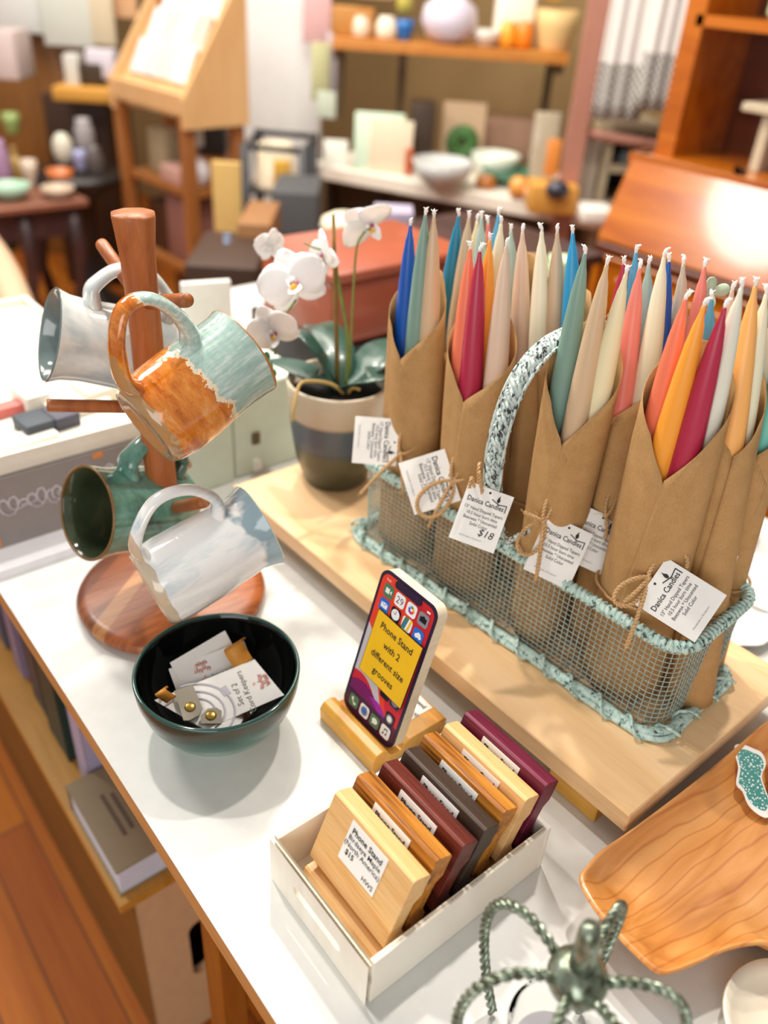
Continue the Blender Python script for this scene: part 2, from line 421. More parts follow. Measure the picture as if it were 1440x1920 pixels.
L2, W2, HB = 0.193, 0.061, 0.100
def rloop(w, l, r, z, n=8): return [(x, y, z) for x, y in rrect(2*w, 2*l, r, n)]
def rloop_dense(w, l, r, z, step=0.004):
    p = [Vector(q) for q in rloop(w, l, r, z)]; p.append(p[0]); q = resample(p, step); return q[:-1]
mb = MB()
for k in range(1, 17):
    z = 0.004+k*(HB-0.008)/17; e = 0.0008*k/17
    mb.tube(rloop(W2+e, L2+e, 0.022, z, 6), 0.00052, 4, closed=True, M=MBK, smooth=False)
per = rloop_dense(W2, L2, 0.022, 0, 0.0056)
for q in per:
    o = Vector((q.x*1.012, q.y*1.004, 0))
    mb.tube([(q.x, q.y, 0.004), (o.x, o.y, HB-0.002)], 0.00052, 4, M=MBK, smooth=False, caps=False)
part('wire_mesh', mb, M_WIRE, basket)
mb = MB()
for k in range(-10, 11): mb.tube([(-W2+0.002, k*0.018, 0.002), (W2-0.002, k*0.018, 0.002)], 0.0008, 4, M=MBK)
for k in range(-2, 3): mb.tube([(k*0.022, -L2+0.004, 0.0034), (k*0.022, L2-0.004, 0.0034)], 0.0008, 4, M=MBK)
part('base_grid', mb, M_WIRE, basket)
# wrapped rim: core plus a fine wound ribbon
def wound(mb, loop, core, wire, pitch, n=8):
    P = [Vector(p) for p in loop]
    mb.tube(P, core, 10, closed=True, M=MBK)
    Pc = P+[P[0]]
    Q = resample(Pc, pitch/8); u = Vector((0, 0, 1)); line = []; d = 0
    for i in range(len(Q)):
        t = (Q[min(i+1, len(Q)-1)]-Q[max(i-1, 0)]).normalized(); w = t.cross(u).normalized(); v = w.cross(t)
        if i: d += (Q[i]-Q[i-1]).length
        a = 2*PI*d/pitch; line.append(Q[i]+(v*math.cos(a)+w*math.sin(a))*(core*0.93))
    mb.tube(line, wire, 5, M=MBK)
mb = MB(); wound(mb, rloop_dense(W2+0.003, L2+0.003, 0.024, HB, 0.006), 0.0046, 0.0022, 0.0052); part('rim', mb, M_MINT, basket)
mb = MB()
lp = rloop_dense(W2+0.006, L2+0.007, 0.026, 0.0055, 0.006)
mb.tube([(p.x*1.0, p.y, p.z+0.0008*math.sin(i*0.5)) for i, p in enumerate(lp)], 0.0043, 8, closed=True, M=MBK, flat=(0.9, 1.15))
lp2 = rloop_dense(W2+0.011, L2+0.012, 0.028, 0.0032, 0.006)
mb.tube([(p.x+0.001*math.sin(i*0.37), p.y+0.001*math.cos(i*0.31), p.z) for i, p in enumerate(lp2)], 0.0028, 8, closed=True, M=MBK)
P = [Vector(p) for p in rloop_dense(W2+0.009, L2+0.009, 0.027, 0.0065, 0.004)]; P.append(P[0]); line = []; d = 0
for i in range(len(P)):
    t_ = (P[min(i+1, len(P)-1)]-P[max(i-1, 0)]).normalized(); w_ = Vector((-t_.y, t_.x, 0))
    if i: d += (P[i]-P[i-1]).length
    a = 2*PI*d/0.032; line.append(P[i]+w_*0.0085*math.cos(a)+Vector((0, 0, max(-0.004, 0.0065*math.sin(a)))))
mb.tube(line, 0.0016, 6, M=MBK)
part('base_band', mb, M_MINT, basket)
# braided handle arching across the middle of the basket
hp = [(-0.060, 0, 0.10), (-0.077, 0, 0.135), (-0.086, 0, 0.18), (-0.086, 0, 0.225), (-0.072, 0, 0.265), (-0.045, 0, 0.287), (-0.015, 0, 0.294), (0.02, 0, 0.292), (0.052, 0, 0.27), (0.072, 0, 0.23), (0.076, 0, 0.18), (0.068, 0, 0.135), (0.060, 0, 0.10)]
HP = resample(spline(hp, 10), 0.003)
mb = MB()
mb.tube(HP, 0.0036, 8, M=MBK, flat=(1.9, 0.7), ref=(0, 1, 0))
for k in range(6):
    line = []; d = 0
    for i in range(len(HP)):
        if i: d += (HP[i]-HP[i-1]).length
        t_ = (HP[min(i+1, len(HP)-1)]-HP[max(i-1, 0)]).normalized(); nn = t_.cross(Vector((0, 1, 0)))
        a = 2*PI*(d/0.030+k/6.0)
        line.append(HP[i]+Vector((0, 1, 0))*0.0068*math.sin(a)+nn*0.0030*math.cos(2*a+(k % 2)*PI/2) + nn*0.0016*(1 if math.cos(a) > 0 else -1))
    mb.tube(line, 0.0019, 6, M=MBK)
for sgn in (-1, 1): mb.tube([p+Vector((0, 0.0088*sgn, 0)) for p in HP], 0.0016, 6, M=MBK)
part('handle', mb, M_MINTH, basket)
def curl(x, y0, sg, s=1.0):
    pts = []
    for k in range(22):
        a = k/21*2*PI*1.05; rr = 0.0125*s*(1-0.25*k/21)
        pts.append((x-0.002+0.001*k/21*3, y0+sg*(0.016*s+rr*math.sin(a-PI/2)*0.9+0.004), 0.108+0.012*s-rr*math.cos(a)*1.1+0.002))
    return pts
for sx in (-1, 1):
    for sg in (-1, 1):
        mb = MB(); twist(mb, [MBK @ Vector(p) for p in curl(sx*0.066, sg*0.004, sg)], 0.0012, 0.0017, 0.012, 2); part('handle_curl', mb, M_MINTH, basket)

# ================================================================ taper candles in kraft sleeves
def kraft_mat():
    m, nt, b = newmat('kraft_paper', 0.82)
    n1 = noisen(nt, coordn(nt, (1, 1, 0.35)), 900, 4, 0.7); n2 = noisen(nt, coordn(nt), 60, 3)
    mx = nt.nodes.new('ShaderNodeMix'); mx.data_type = 'FLOAT'; mx.inputs[0].default_value = 0.4
    nt.links.new(n1, mx.inputs[2]); nt.links.new(n2, mx.inputs[3])
    r = ramp(nt, [(0.25, '#a07746'), (0.5, '#b58b57'), (0.75, '#c39b69')]); nt.links.new(mx.outputs[0], r.inputs[0]); nt.links.new(r.outputs[0], b.inputs['Base Color'])
    bump(nt, b, n1, 0.15, 0.0004); return m
M_KRAFT = kraft_mat()
COLS = {'royal blue': '#1257b4', 'sage green': '#7f9f92', 'tan': '#d2b795', 'teal': '#1789ae', 'beige': '#cdb596', 'cream': '#ece3bd',
        'coral': '#f0805f', 'crimson': '#b42a4a', 'orange': '#fba73c', 'blush': '#dfc4ae', 'ivory': '#eeeacf', 'sky blue': '#2ba0d6',
        'pale sage': '#a9c3b9', 'peach orange': '#fbb869', 'pale ivory': '#e6e6d6', 'pink coral': '#f08a7d', 'mint': '#7fcfc0', 'taupe': '#cbbfa9', 'light blue': '#5aa9d0', 'plum red': '#a8274c'}
def wax(col):
    k = 'wax_'+col.replace(' ', '_')
    if k in bpy.data.materials: return bpy.data.materials[k]
    m, nt, b = newmat(k, 0.36)
    b.inputs['Base Color'].default_value = lin(COLS[col]); b.inputs['Subsurface Weight'].default_value = 0.25
    b.inputs['Subsurface Radius'].default_value = (0.006, 0.005, 0.004); b.inputs['Subsurface Scale'].default_value = 0.5
    n = noisen(nt, coordn(nt, (1, 1, 0.2)), 500, 2)
    bump(nt, b, n, 0.06, 0.0005); return m
def candle(B, T, col, label, bend, rmax=0.0115, knot=0):
    t = thing('taper_candle', label, 'candle', tuple(B), 'hand dipped taper candles standing in the kraft sleeves')
    ax = T-B; L = ax.length; pts = []; rs = []
    prof = [(0, 0.92), (0.02, 1.0), (0.3, 1.0), (0.5, 1.0), (0.62, 0.96), (0.74, 0.86), (0.84, 0.70), (0.91, 0.52), (0.955, 0.33), (0.975, 0.17), (0.988, 0.15), (0.994, 0.1)]
    ts = [0, 0.02, 0.15, 0.3, 0.42, 0.5, 0.56, 0.62, 0.68, 0.74, 0.79, 0.84, 0.88, 0.91, 0.935, 0.955, 0.968, 0.98, 0.988, 0.994]
    for q in ts:
        for (a, ra), (b, rb) in zip(prof, prof[1:]):
            if a <= q <= b: r = ra+(rb-ra)*(q-a)/(b-a); break
        pts.append(B+ax*q+bend*math.sin(PI*q)*0.6); rs.append(r*rmax)
    mb = MB(); mb.tube(pts, rs, 16); part('wax', mb, wax(col), t)
    mb = MB(); p = pts[-1]; d = ax.normalized()
    jit = Vector((random.uniform(-1, 1), random.uniform(-1, 1), 0))*0.0018
    mb.tube([p-d*0.002, p+d*0.002, p+d*0.0045+jit*0.7, p+d*0.0065+jit*1.6], [0.0012, 0.0014, 0.0017, 0.0008], 6)
    mb.ball(p+d*0.0035+jit*0.5, 0.0019, n=7, m=5)
    for k in range(3):
        a = random.uniform(0, 6.28); e = p+d*0.0045+jit
        mb.tube([e, e+Vector((math.cos(a), math.sin(a), 0.8))*0.0028], 0.0004, 4)
    part('wick', mb, M_WICK, t)
def kpt(name): pass
def interp(a, b, k): return a+(b-a)*k
SL = {}
def bundle(key, w, l, tips, desc, hn=0.285, hb=0.335, phi0=0.0, rbot=0.029, rtop=None, zt=0.41, tie=0.135, seam=1, posn=None):
    base = bk(w, l, 0.0035)
    n = len(tips)
    def wpl(px, py, ww):
        d = ray(px, py); o = Vector((0, 0, CAM_Z)); tt = (ww-(o-BC).dot(BW))/d.dot(BW); return o+d*tt
    T = []; cents = []
    for q in tips:
        dw = q[4] if len(q) > 4 else 0.0
        t_ = wpl(q[0], q[1], w+dw-0.002); e_ = wpl(q[3][0], q[3][1], w+dw)
        f = (t_.z-base.z)/(t_.z-e_.z); b_ = t_+(e_-t_)*f; b_.z = base.z
        T.append(t_); cents.append(b_-base)
    mean = sum(T, Vector())/n
    mc = sum(cents, Vector())/n
    for i in range(n):
        v = cents[i]-mc; v.z = 0
        if v.length > 0.019: v = v.normalized()*0.019
        cents[i] = v
    for _ in range(80):
        for i in range(n):
            for j in range(i+1, n):
                dd = cents[j]-cents[i]; D = dd.length
                if D < 0.0232:
                    if D < 1e-5: dd = Vector((0.001*(i+1), 0.001*j, 0)); D = dd.length
                    s = dd/D*(0.0232-D)*0.5; cents[i] -= s; cents[j] += s
    mc = sum(cents, Vector())/n
    for i, q in enumerate(tips):
        B = base+cents[i]-mc
        candle(B, T[i], q[2], posn[i] if posn else '', Vector((0, 0, 0)))
    # sleeve around the bundle; its centre line leans with the candles
    meanT = mean
    def cen(z):
        k = (z-base.z)/(meanT.z-base.z); return Vector((base.x+(meanT.x-base.x)*k, base.y+(meanT.y-base.y)*k, z))
    # support radius per direction from the tapers' positions at height z
    def rad(phi, z):
        k = (z-base.z)/(meanT.z-base.z); c = cen(z); d = Vector((math.cos(phi), math.sin(phi), 0)); best = 0
        for i in range(n):
            B = base+cents[i]-mc; p = B+(T[i]-B)*k; rr = 0.0122*(1 if k < 0.5 else 1-(k-0.5)*0.45)
            best = max(best, (p-c).dot(d)+rr)
        return best
    t = thing('candle_sleeve', desc, 'candle wrap', tuple(base), 'kraft paper sleeves of candles in the wire basket')
    nph = 56; nz = 16; vs = []; fs = []
    total = 2*PI*1.10
    ph_off = PI+phi0+0.25                     # notch towards the front of the basket (-x)
    for i in range(nph+1):
        u = i/nph; ph = ph_off+u*total
        aa = abs(((ph-ph_off+PI) % (2*PI))-PI)/PI            # 0 at notch, 1 at back
        top = hn+(hb+0.03-hn)*min(1.0, aa*1.15)
        if u > 0.905: top = hn-0.003-(u-0.905)*0.25
        for j in range(nz+1):
            z = base.z+0.002+(top-base.z-0.002)*j/nz
            pz = ph-0.9*(top-z)/0.25; r = 0
            for dp in (-0.5, -0.25, 0, 0.25, 0.5): r += rad(pz+dp, z)
            r = r/5*0.4+rad(pz, z)*0.6+0.0028-0.0016*u
            r = max(r, rbot*0.8)
            if z > tie+0.02: r *= 1+0.05*min(1, (z-tie-0.02)/0.12)
            c = cen(z); vs.append(c+Vector((math.cos(pz), math.sin(pz), 0))*r)
    for i in range(nph):
        for j in range(nz):
            a = i*(nz+1)+j; fs.append([a, a+nz+1, a+nz+2, a+1])
    mb = MB(); mb.add(vs, fs, 0, True); part('paper_wrap', mb, M_KRAFT, t, solid=0.0005)
    ring = []
    for k in range(40):
        ph = 2*PI*k/40; z = tie+0.0015*math.sin(ph*2)
        r = max(rad(ph, z), rbot*0.8)+0.0048; ring.append(cen(z)+Vector((math.cos(ph), math.sin(ph), 0))*r)
    ring.append(ring[0]); mb = MB(); twist(mb, ring, 0.0007, 0.0008, 0.005, 2, 5); part('twine_tie', mb, M_TWINE, t)
    SL[key] = (t, cen, rad, tie)
    return t
# front row, from the far end to the near end
bundle('F1', -0.030, 0.150, [(770, 418, 'royal blue', (750, 630)), (798, 398, 'sage green', (776, 640), -0.004), (814, 402, 'tan', (804, 640))],
       'kraft sleeve at the far left end of the basket holding blue, sage and tan candles', hn=0.278, hb=0.325, zt=0.402, tie=0.13,
       posn=['royal blue taper candle, leftmost of all in the basket', 'sage green taper candle between the royal blue and tan ones at the far left', 'tan taper candle at the right of the leftmost sleeve'])
bundle('F2', -0.030, 0.062, [(882, 462, 'coral', (857, 680), -0.002), (900, 466, 'crimson', (884, 690), -0.006), (919, 446, 'orange', (905, 600), 0.018), (950, 456, 'blush', (930, 680), 0.0)],
       'kraft sleeve just left of the basket handle holding coral, crimson, orange and blush candles', hn=0.265, hb=0.322, zt=0.398, tie=0.14, phi0=0.12,
       posn=['coral taper candle, left one in the sleeve beside the basket handle', 'crimson taper candle next to the coral one left of the basket handle', 'orange taper candle behind the crimson one left of the basket handle', 'thick blush taper candle right of the crimson one in the same sleeve'])
bundle('F3', -0.030, -0.038, [(1098, 470, 'sage green', (1060, 740), -0.002), (1139, 490, 'tan', (1092, 740), -0.004), (1175, 508, 'cream', (1127, 720), 0.0)],
       'kraft sleeve just right of the basket handle holding sage, tan and cream candles', hn=0.272, hb=0.335, zt=0.41, tie=0.15, phi0=0.1,
       posn=['dark sage green taper candle standing in front of the basket handle', 'tan taper candle between the dark sage and cream ones right of the handle', 'cream taper candle at the right of the sleeve beside the handle'])
bundle('F4', -0.026, -0.132, [(1287, 555, 'coral', (1246, 740), 0.0), (1322, 567, 'orange', (1276, 780), -0.006), (1361, 570, 'crimson', (1318, 780), -0.002), (1392, 533, 'pale ivory', (1362, 720), 0.012)],
       'nearest kraft sleeve at the right end of the basket holding coral, orange and crimson candles', hn=0.278, hb=0.345, zt=0.40, tie=0.155, phi0=0.15,
       posn=['coral taper candle at the left of the nearest sleeve', 'bright orange taper candle at the front of the nearest sleeve', 'crimson taper candle at the right of the nearest sleeve', 'pale ivory taper candle right behind the crimson one of the nearest sleeve'])
# back row
bundle('B1', 0.030, 0.158, [(861, 400, 'teal', (845, 620), -0.002), (880, 404, 'beige', (862, 620), 0.0), (895, 410, 'cream', (885, 600), 0.016)],
       'kraft sleeve in the back row at the far end with a teal candle', hn=0.262, hb=0.325, zt=0.415, tie=0.14,
       posn=['teal taper candle in the back row at the far left', 'beige taper candle right of the teal one', 'slim cream taper candle seen behind the coral candle tip'])
bundle('B2', 0.032, 0.094, [(903, 405, 'pale sage', (893, 600), -0.004), (915, 414, 'pink coral', (910, 600), 0.014), (935, 398, 'light blue', (920, 560), 0.016), (940, 414, 'ivory', (918, 600), -0.004)],
       'second kraft sleeve of the back row hidden behind the orange candle', hn=0.285, hb=0.33, zt=0.418, tie=0.14,
       posn=['pale sage taper candle behind the crimson tip', 'pink coral taper candle seen between pale sage and light blue', 'light blue taper candle whose tip stands highest above the orange one', 'ivory taper candle right of the light blue tip'])
bundle('B3', 0.028, 0.030, [(958, 428, 'pale sage', (945, 600), 0.012), (980, 430, 'blush', (960, 620), -0.003), (1016, 428, 'ivory', (1000, 610), 0.0)],
       'kraft sleeve of the back row seen behind the left leg of the handle', hn=0.272, hb=0.345, zt=0.42, tie=0.15, phi0=0.25,
       posn=['slim pale sage taper candle behind the blush one', 'blush taper candle rising behind the handle at its left', 'bright ivory taper candle in the middle of the basket above the handle'])
bundle('B4', 0.034, -0.018, [(1045, 430, 'beige', (1026, 600), 0.0), (1074, 432, 'sky blue', (1055, 590), 0.0)],
       'back row kraft sleeve beneath the top of the handle, with a sky blue candle', hn=0.30, hb=0.33, zt=0.425, tie=0.15, phi0=-0.5,
       posn=['beige taper candle left of the sky blue one', 'sky blue taper candle above the top of the handle'])
bundle('B5', 0.022, -0.080, [(1170, 490, 'crimson', (1140, 640), 0.014), (1200, 498, 'pink coral', (1172, 680), -0.004), (1193, 468, 'light blue', (1172, 600), 0.018), (1217, 490, 'pale sage', (1200, 620), 0.018), (1246, 475, 'ivory', (1205, 670), 0.0)],
       'back row kraft sleeve with coral and ivory candles between the two right front sleeves', hn=0.285, hb=0.345, zt=0.42, tie=0.15, phi0=0.05,
       posn=['crimson taper candle mostly hidden behind the cream one right of the handle', 'pink coral taper candle right of the cream one', 'light blue taper candle in the middle of the right half of the basket', 'pale sage taper candle right of the coral one', 'thick ivory taper candle left of the royal blue one'])
bundle('B6', 0.036, -0.128, [(1255, 485, 'royal blue', (1228, 660), -0.004), (1282, 490, 'taupe', (1258, 640), 0.008), (1322, 495, 'pink coral', (1290, 640), 0.004), (1335, 556, 'light blue', (1315, 680), 0.0)],
       'kraft sleeve behind the nearest one with a royal blue and a pink candle', hn=0.275, hb=0.335, zt=0.42, tie=0.15,
       posn=['royal blue taper candle in the right half of the basket', 'taupe taper candle right of the royal blue one', 'pink coral taper candle beside the small pale green clover', 'light blue taper candle behind the bright orange one'])
bundle('B7', 0.018, -0.178, [(1374, 538, 'blush', (1352, 700), 0.016), (1417, 530, 'peach orange', (1384, 740), 0.0), (1438, 545, 'ivory', (1402, 720), 0.012)],
       'kraft sleeve at the right end of the basket with a peach orange candle', hn=0.295, hb=0.335, zt=0.41, tie=0.15, phi0=0.5,
       posn=['blush taper candle mostly hidden behind the peach orange one', 'peach orange taper candle near the right end of the basket', 'ivory taper candle at the right edge of the photo'])
bundle('B8', 0.062, -0.165, [(1468, 560, 'taupe', (1422, 720), -0.004), (1478, 640, 'mint', (1440, 780), -0.006)],
       'kraft sleeve leaning at the outer right end of the basket with a mint candle', hn=0.285, hb=0.32, zt=0.40, tie=0.15, phi0=0.4,
       posn=['taupe taper candle at the outer right end of the basket', 'mint taper candle at the outer right end of the basket'])

# ---- swing tags with print
def tag_print(mb, w, h, M, title=True, price=False):
    T = lambda x, y, z=0.0006: M @ Matrix.Translation((x*w, y*h, z))
    mb.text('Danica Candles', w*0.150, T(-0.02, 0.24), 1, 0.012, squeeze=0.86)
    for k, s in enumerate(['13" Hand Dipped Tapers', '10.5 hour burn time', 'Beeswax * Unscented', 'Solid Color']):
        mb.text(s, w*0.098, T(0, 0.10-0.085*k), 1, 0.004, squeeze=0.86)
    mb.text('Handmade in Rockport', w*0.052, T(-0.08, -0.38), 2)
    # candle logo: flame over a sloping line that turns down at the right
    fx, fy = 0.22, 0.37
    fl = [(fx*w+a*w*0.045, fy*h+b*w*0.075) for a, b in ((0, -1), (0.7, -0.6), (0.85, 0), (0.3, 0.6), (0.25, 1.3), (-0.3, 0.6), (-0.7, 0.1), (-0.75, -0.5))]
    mb.flatpoly(fl, 0.0006, 1, M)
    def line(a, b, th=0.010):
        a = Vector((a[0]*w, a[1]*h, 0)); b = Vector((b[0]*w, b[1]*h, 0)); d = (b-a).normalized(); nrm = Vector((-d.y, d.x, 0))*th*w
        mb.add([a+nrm, b+nrm, b-nrm, a-nrm], [[0, 1, 2, 3]], 1, False, M @ Matrix.Translation((0, 0, 0.0006)))
    line((0.08, 0.345), (0.25, 0.29)); line((0.25, 0.29), (0.42, 0.31)); line((0.42, 0.315), (0.42, 0.19))
    if price: mb.text('$18', w*0.22, T(0.20, -0.25), 1, 0.0, shear=0.2)
def swing_tag(parent, tl, tr, bl, d, w=0.038, h=0.051, price=False, name='price_tag', label=None):
    """tag whose reading direction runs from tl to tr; positions given as points"""
    x = (tr-tl); y = (tl-bl)
    ctr = (tr+bl)/2
    M = frame(ctr, x, y); W = x.length; Hh = y.length
    mb = MB(); mb.box((0, 0, 0), (W, Hh, 0.0007), M=M)
    hy = Hh/2*0.86
    mb.flatpoly(circ(0, hy, 0.0011, 12), 0.0005, 1, M)
    tag_print(mb, W, Hh, M, price=price)
    part(name, mb, [M_PAPER, M_INK, M_INKG], parent, label)
def bow(parent, K, side, up, out, s=1.0, loops=True, fuzz=8):
    """twine bow knotted at K; side/up/out are directions"""
    mb = MB()
    K = Vector(K)
    def loop(a, L, wd):
        d = side*math.cos(a)+up*math.sin(a); nrm = -side*math.sin(a)+up*math.cos(a); pts = []
        for k in range(15):
            q = k/14*2*PI; rr = math.sin(q/2)
            pts.append(K+d*L*(1-math.cos(q))/2+nrm*wd*math.sin(q)*(0.4+0.6*rr)+out*(0.004*math.sin(q/2)+0.002))
        twist(mb, spline(pts, 3), 0.0009*s, 0.0012*s, 0.0065, 2, 5)
    def tail(a, L, drop):
        d = side*math.cos(a)+up*math.sin(a); pts = [K+out*0.002, K+d*L*0.35+out*0.006, K+d*L*0.7+out*0.006-Vector((0, 0, drop*0.4)), K+d*L+out*0.004-Vector((0, 0, drop))]
        twist(mb, spline(pts, 6), 0.0009*s, 0.0012*s, 0.0065, 2, 5)
        e = pts[-1]
        for k in range(3): mb.tube([e, e+(d+Vector((random.uniform(-.4, .4), random.uniform(-.4, .4), random.uniform(-.4, .4)))).normalized()*0.004], 0.0002, 3)
    if loops:
        for a, L, wd in loops: loop(a, L*s, wd*s)
    for a, L, drop in side_tails: tail(a, L*s, drop*s)
    mb.ball(K+out*0.002, 0.0031*s, n=8, m=6, sc=(1, 1, 0.9))
    for k in range(fuzz):
        v = Vector((random.uniform(-1, 1), random.uniform(-1, 1), random.uniform(-1, 1))).normalized(); b = K+v*0.003
        mb.tube([b, b+v*0.005+out*0.002, b+v*0.009+Vector((0, 0, random.uniform(-.003, .003)))], 0.00018, 3)
    part('twine_bow', mb, M_TWINE, parent)
def sdir(key, px, py):
    """point on the sleeve's front surface seen at a photo position near its tie"""
    t, cen, rad, tie = SL[key]
    best = None
    for k in range(-40, 60):
        ph = PI+k*0.04
        for dz in [q*0.003 for q in range(-16, 17)]:
            z = tie+dz; p = cen(z)+Vector((math.cos(ph), math.sin(ph), 0))*(max(rad(ph, z), 0.023)+0.006)
            d = p-Vector((0, 0, CAM_Z)); dep = d.dot(CF)
            x = 720+F_PX*d.dot(CR)/dep; y = 960-F_PX*d.dot(CU)/dep
            e = math.hypot(x-px, y-py)
            if best is None or e < best[0]: best = (e, p, Vector((math.cos(ph), math.sin(ph), 0)))
    return best[1], best[2]
OUT = -CF; SIDE = CR; UP = CU
def depth_of(p): return (Vector(p)-Vector((0, 0, CAM_Z))).dot(CF)
# F4 (nearest): big bow, tag turned on its side
K, nr = sdir('F4', 1215, 1082); dK = depth_of(K)
side_tails = [(-2.4, 0.030, 0.0), (-1.9, 0.050, 0.012)]
bow(SL['F4'][0], K, SIDE, UP, OUT, 1.0, [(0.55, 0.034, 0.012), (3.75, 0.034, 0.010)], 14)
swing_tag(SL['F4'][0], atd(1193, 1130, dK-0.004), atd(1252, 1042, dK-0.008), atd(1300, 1208, dK-0.010), 0, label='white tag with black print turned on its side')
# F3
K, nr = sdir('F3', 1018, 975); dK = depth_of(K)
side_tails = [(-1.7, 0.05, 0.006), (2.7, 0.02, 0.0)]
bow(SL['F3'][0], K, SIDE, UP, OUT, 0.95, [(1.25, 0.030, 0.004), (-2.2, 0.036, 0.012)], 12)
swing_tag(SL['F3'][0], atd(1009, 958, dK+0.002), atd(1092, 997, dK), atd(1001, 1072, dK-0.002), 0, label='white tag standing behind the rim')
# F2
K, nr = sdir('F2', 848, 905); dK = depth_of(K)
side_tails = [(-2.1, 0.045, 0.006), (0.1, 0.02, 0.0)]
bow(SL['F2'][0], K, SIDE, UP, OUT, 1.0, [(1.35, 0.028, 0.005), (-2.35, 0.044, 0.016)], 8)
swing_tag(SL['F2'][0], atd(835, 848, dK-0.002), atd(866, 945, dK-0.004), atd(745, 862, dK-0.002), 0, label='white tag turned sideways')
# F1
K, nr = sdir('F1', 753, 842); dK = depth_of(K)
side_tails = [(-2.4, 0.055, 0.004), (-1.5, 0.035, 0.006)]
bow(SL['F1'][0], K, SIDE, UP, OUT, 1.0, [(1.0, 0.036, 0.013)], 6)
swing_tag(SL['F1'][0], atd(747, 797, dK-0.002), atd(740, 885, dK-0.004), atd(669, 769, dK), 0, label='white tag turned sideways at the far end')
# B5 tag, B7 tag
K, nr = sdir('B5', 1140, 945); dK = depth_of(K)
swing_tag(SL['B5'][0], atd(1078, 942, dK+0.004), atd(1158, 978, dK+0.004), atd(1066, 1048, dK+0.004), 0)
side_tails = [(-1.6, 0.02, 0.004)]
bow(SL['B5'][0], K, SIDE, UP, OUT, 0.9, [(1.3, 0.026, 0.005)], 4)
K, nr = sdir('B7', 1372, 1030); dK = depth_of(K)
swing_tag(SL['B7'][0], atd(1298, 1018, dK-0.002), atd(1371, 1040, dK-0.002), atd(1290, 1135, dK-0.002), 0, label='white tag partly hidden behind the nearest one')
# handle tag: a thing hanging from the basket handle
HT = bk(-0.0775, 0, 0.118); dH = depth_of(HT)-0.038
t = thing('price_tag', 'white card tag with handwritten $18 hanging from the basket handle', 'tag', tuple(atd(905, 960, dH)))
swing_tag(t, atd(869, 899, dH), atd(953, 930, dH), atd(852, 1010, dH), 0, price=True, name='card')
mb = MB()
for k in range(2):
    c = bk(-0.083+0.001*k, 0, 0.142+0.005*k); pts = []
    for i in range(17):
        a = 2*PI*i/16; pts.append(c+Vector(BW)*0.0085*math.cos(a)+Vector(BL)*0.0125*math.sin(a)+Vector((0, 0, 0.002*math.sin(a+k))))
    twist(mb, pts, 0.0008, 0.0009, 0.006, 2, 5)
e = atd(896, 905, dH-0.003)
twist(mb, spline([bk(-0.085, 0, 0.123), e+Vector((0, 0, 0.010)), atd(904, 925, dH-0.001)], 6), 0.0008, 0.0009, 0.006, 2, 5)
twist(mb, spline([bk(-0.085, 0.006, 0.123), atd(897, 890, dH-0.004), atd(900, 868, dH-0.002)], 6), 0.0008, 0.0009, 0.006, 2, 5)
twist(mb, spline([bk(-0.085, 0.004, 0.122), atd(886, 900, dH-0.005), atd(880, 915, dH-0.005)], 6), 0.0008, 0.0009, 0.006, 2, 5)
part('twine', mb, M_TWINE, t)

# ================================================================ mug tree
def segwood():
    m, nt, b = newmat('acacia_disc', 0.42, 0, 0.1)
    v = coordn(nt, (1, 1, 1), (0, 0, math.radians(52)))
    sep = nt.nodes.new('ShaderNodeSeparateXYZ'); nt.links.new(v, sep.inputs[0])
    mr = nt.nodes.new('ShaderNodeMapRange'); mr.inputs[1].default_value = -0.56; mr.inputs[2].default_value = -0.34
    nt.links.new(sep.outputs[0], mr.inputs[0])
    r = ramp(nt, [(0, '#643319'), (0.2, '#754024'), (0.36, '#a86a38'), (0.46, '#6d3a1c'), (0.58, '#8b4e27'), (0.72, '#c0854e'), (0.80, '#a85d2a'), (0.92, '#b5662c')], 'CONSTANT')
    nt.links.new(mr.outputs[0], r.inputs[0])
    n = noisen(nt, coordn(nt, (1, 9, 1), (0, 0, 0.5)), 30, 4)
    r2 = ramp(nt, [(0.3, '#b08a78'), (0.7, '#ffffff')]); nt.links.new(n, r2.inputs[0])
    mx = nt.nodes.new('ShaderNodeMix'); mx.data_type = 'RGBA'; mx.blend_type = 'MULTIPLY'; mx.inputs[0].default_value = 0.8
    nt.links.new(r.outputs[0], mx.inputs[6]); nt.links.new(r2.outputs[0], mx.inputs[7]); nt.links.new(mx.outputs[2], b.inputs['Base Color'])
    return m
MT = Vector((0.292, 0.678, 0))
tree = thing('mug_tree', 'reddish wooden mug tree with round base and slanted pegs holding four mugs', 'mug tree', tuple(MT))
mb = MB(); mb.lathe([(0.0001, 0), (0.092, 0), (0.099, 0.006), (0.100, 0.011), (0.097, 0.016), (0.088, 0.019), (0.03, 0.020), (0.0001, 0.020)], 64, M=Matrix.Translation(MT))
part('base', mb, segwood(), tree)
mb = MB()
def facet(an, z): return 0.035*math.cos(8*an)*0.6+0.02*math.sin(3*an+z*30)
mb.lathe([(0.016, 0.018), (0.0165, 0.03), (0.0155, 0.10), (0.0150, 0.20), (0.0145, 0.30), (0.0143, 0.345), (0.0150, 0.375), (0.0168, 0.395), (0.0182, 0.408), (0.0180, 0.4105), (0.0001, 0.4108)], 40, M=Matrix.Translation(MT), wob=facet)
part('post', mb, M_TREE, tree)
def mtz(z): return Vector((MT.x, MT.y, z))
pegs = [(mtz(0.334), atd(352, 563, 0.668)), (mtz(0.335), atd(190, 457, 0.77)), (mtz(0.232), atd(88, 760, 0.76)), (mtz(0.115), atd(384, 941, 0.772)), (mtz(0.20), atd(350, 872, 0.90)), (mtz(0.125), atd(232, 862, 0.86))]
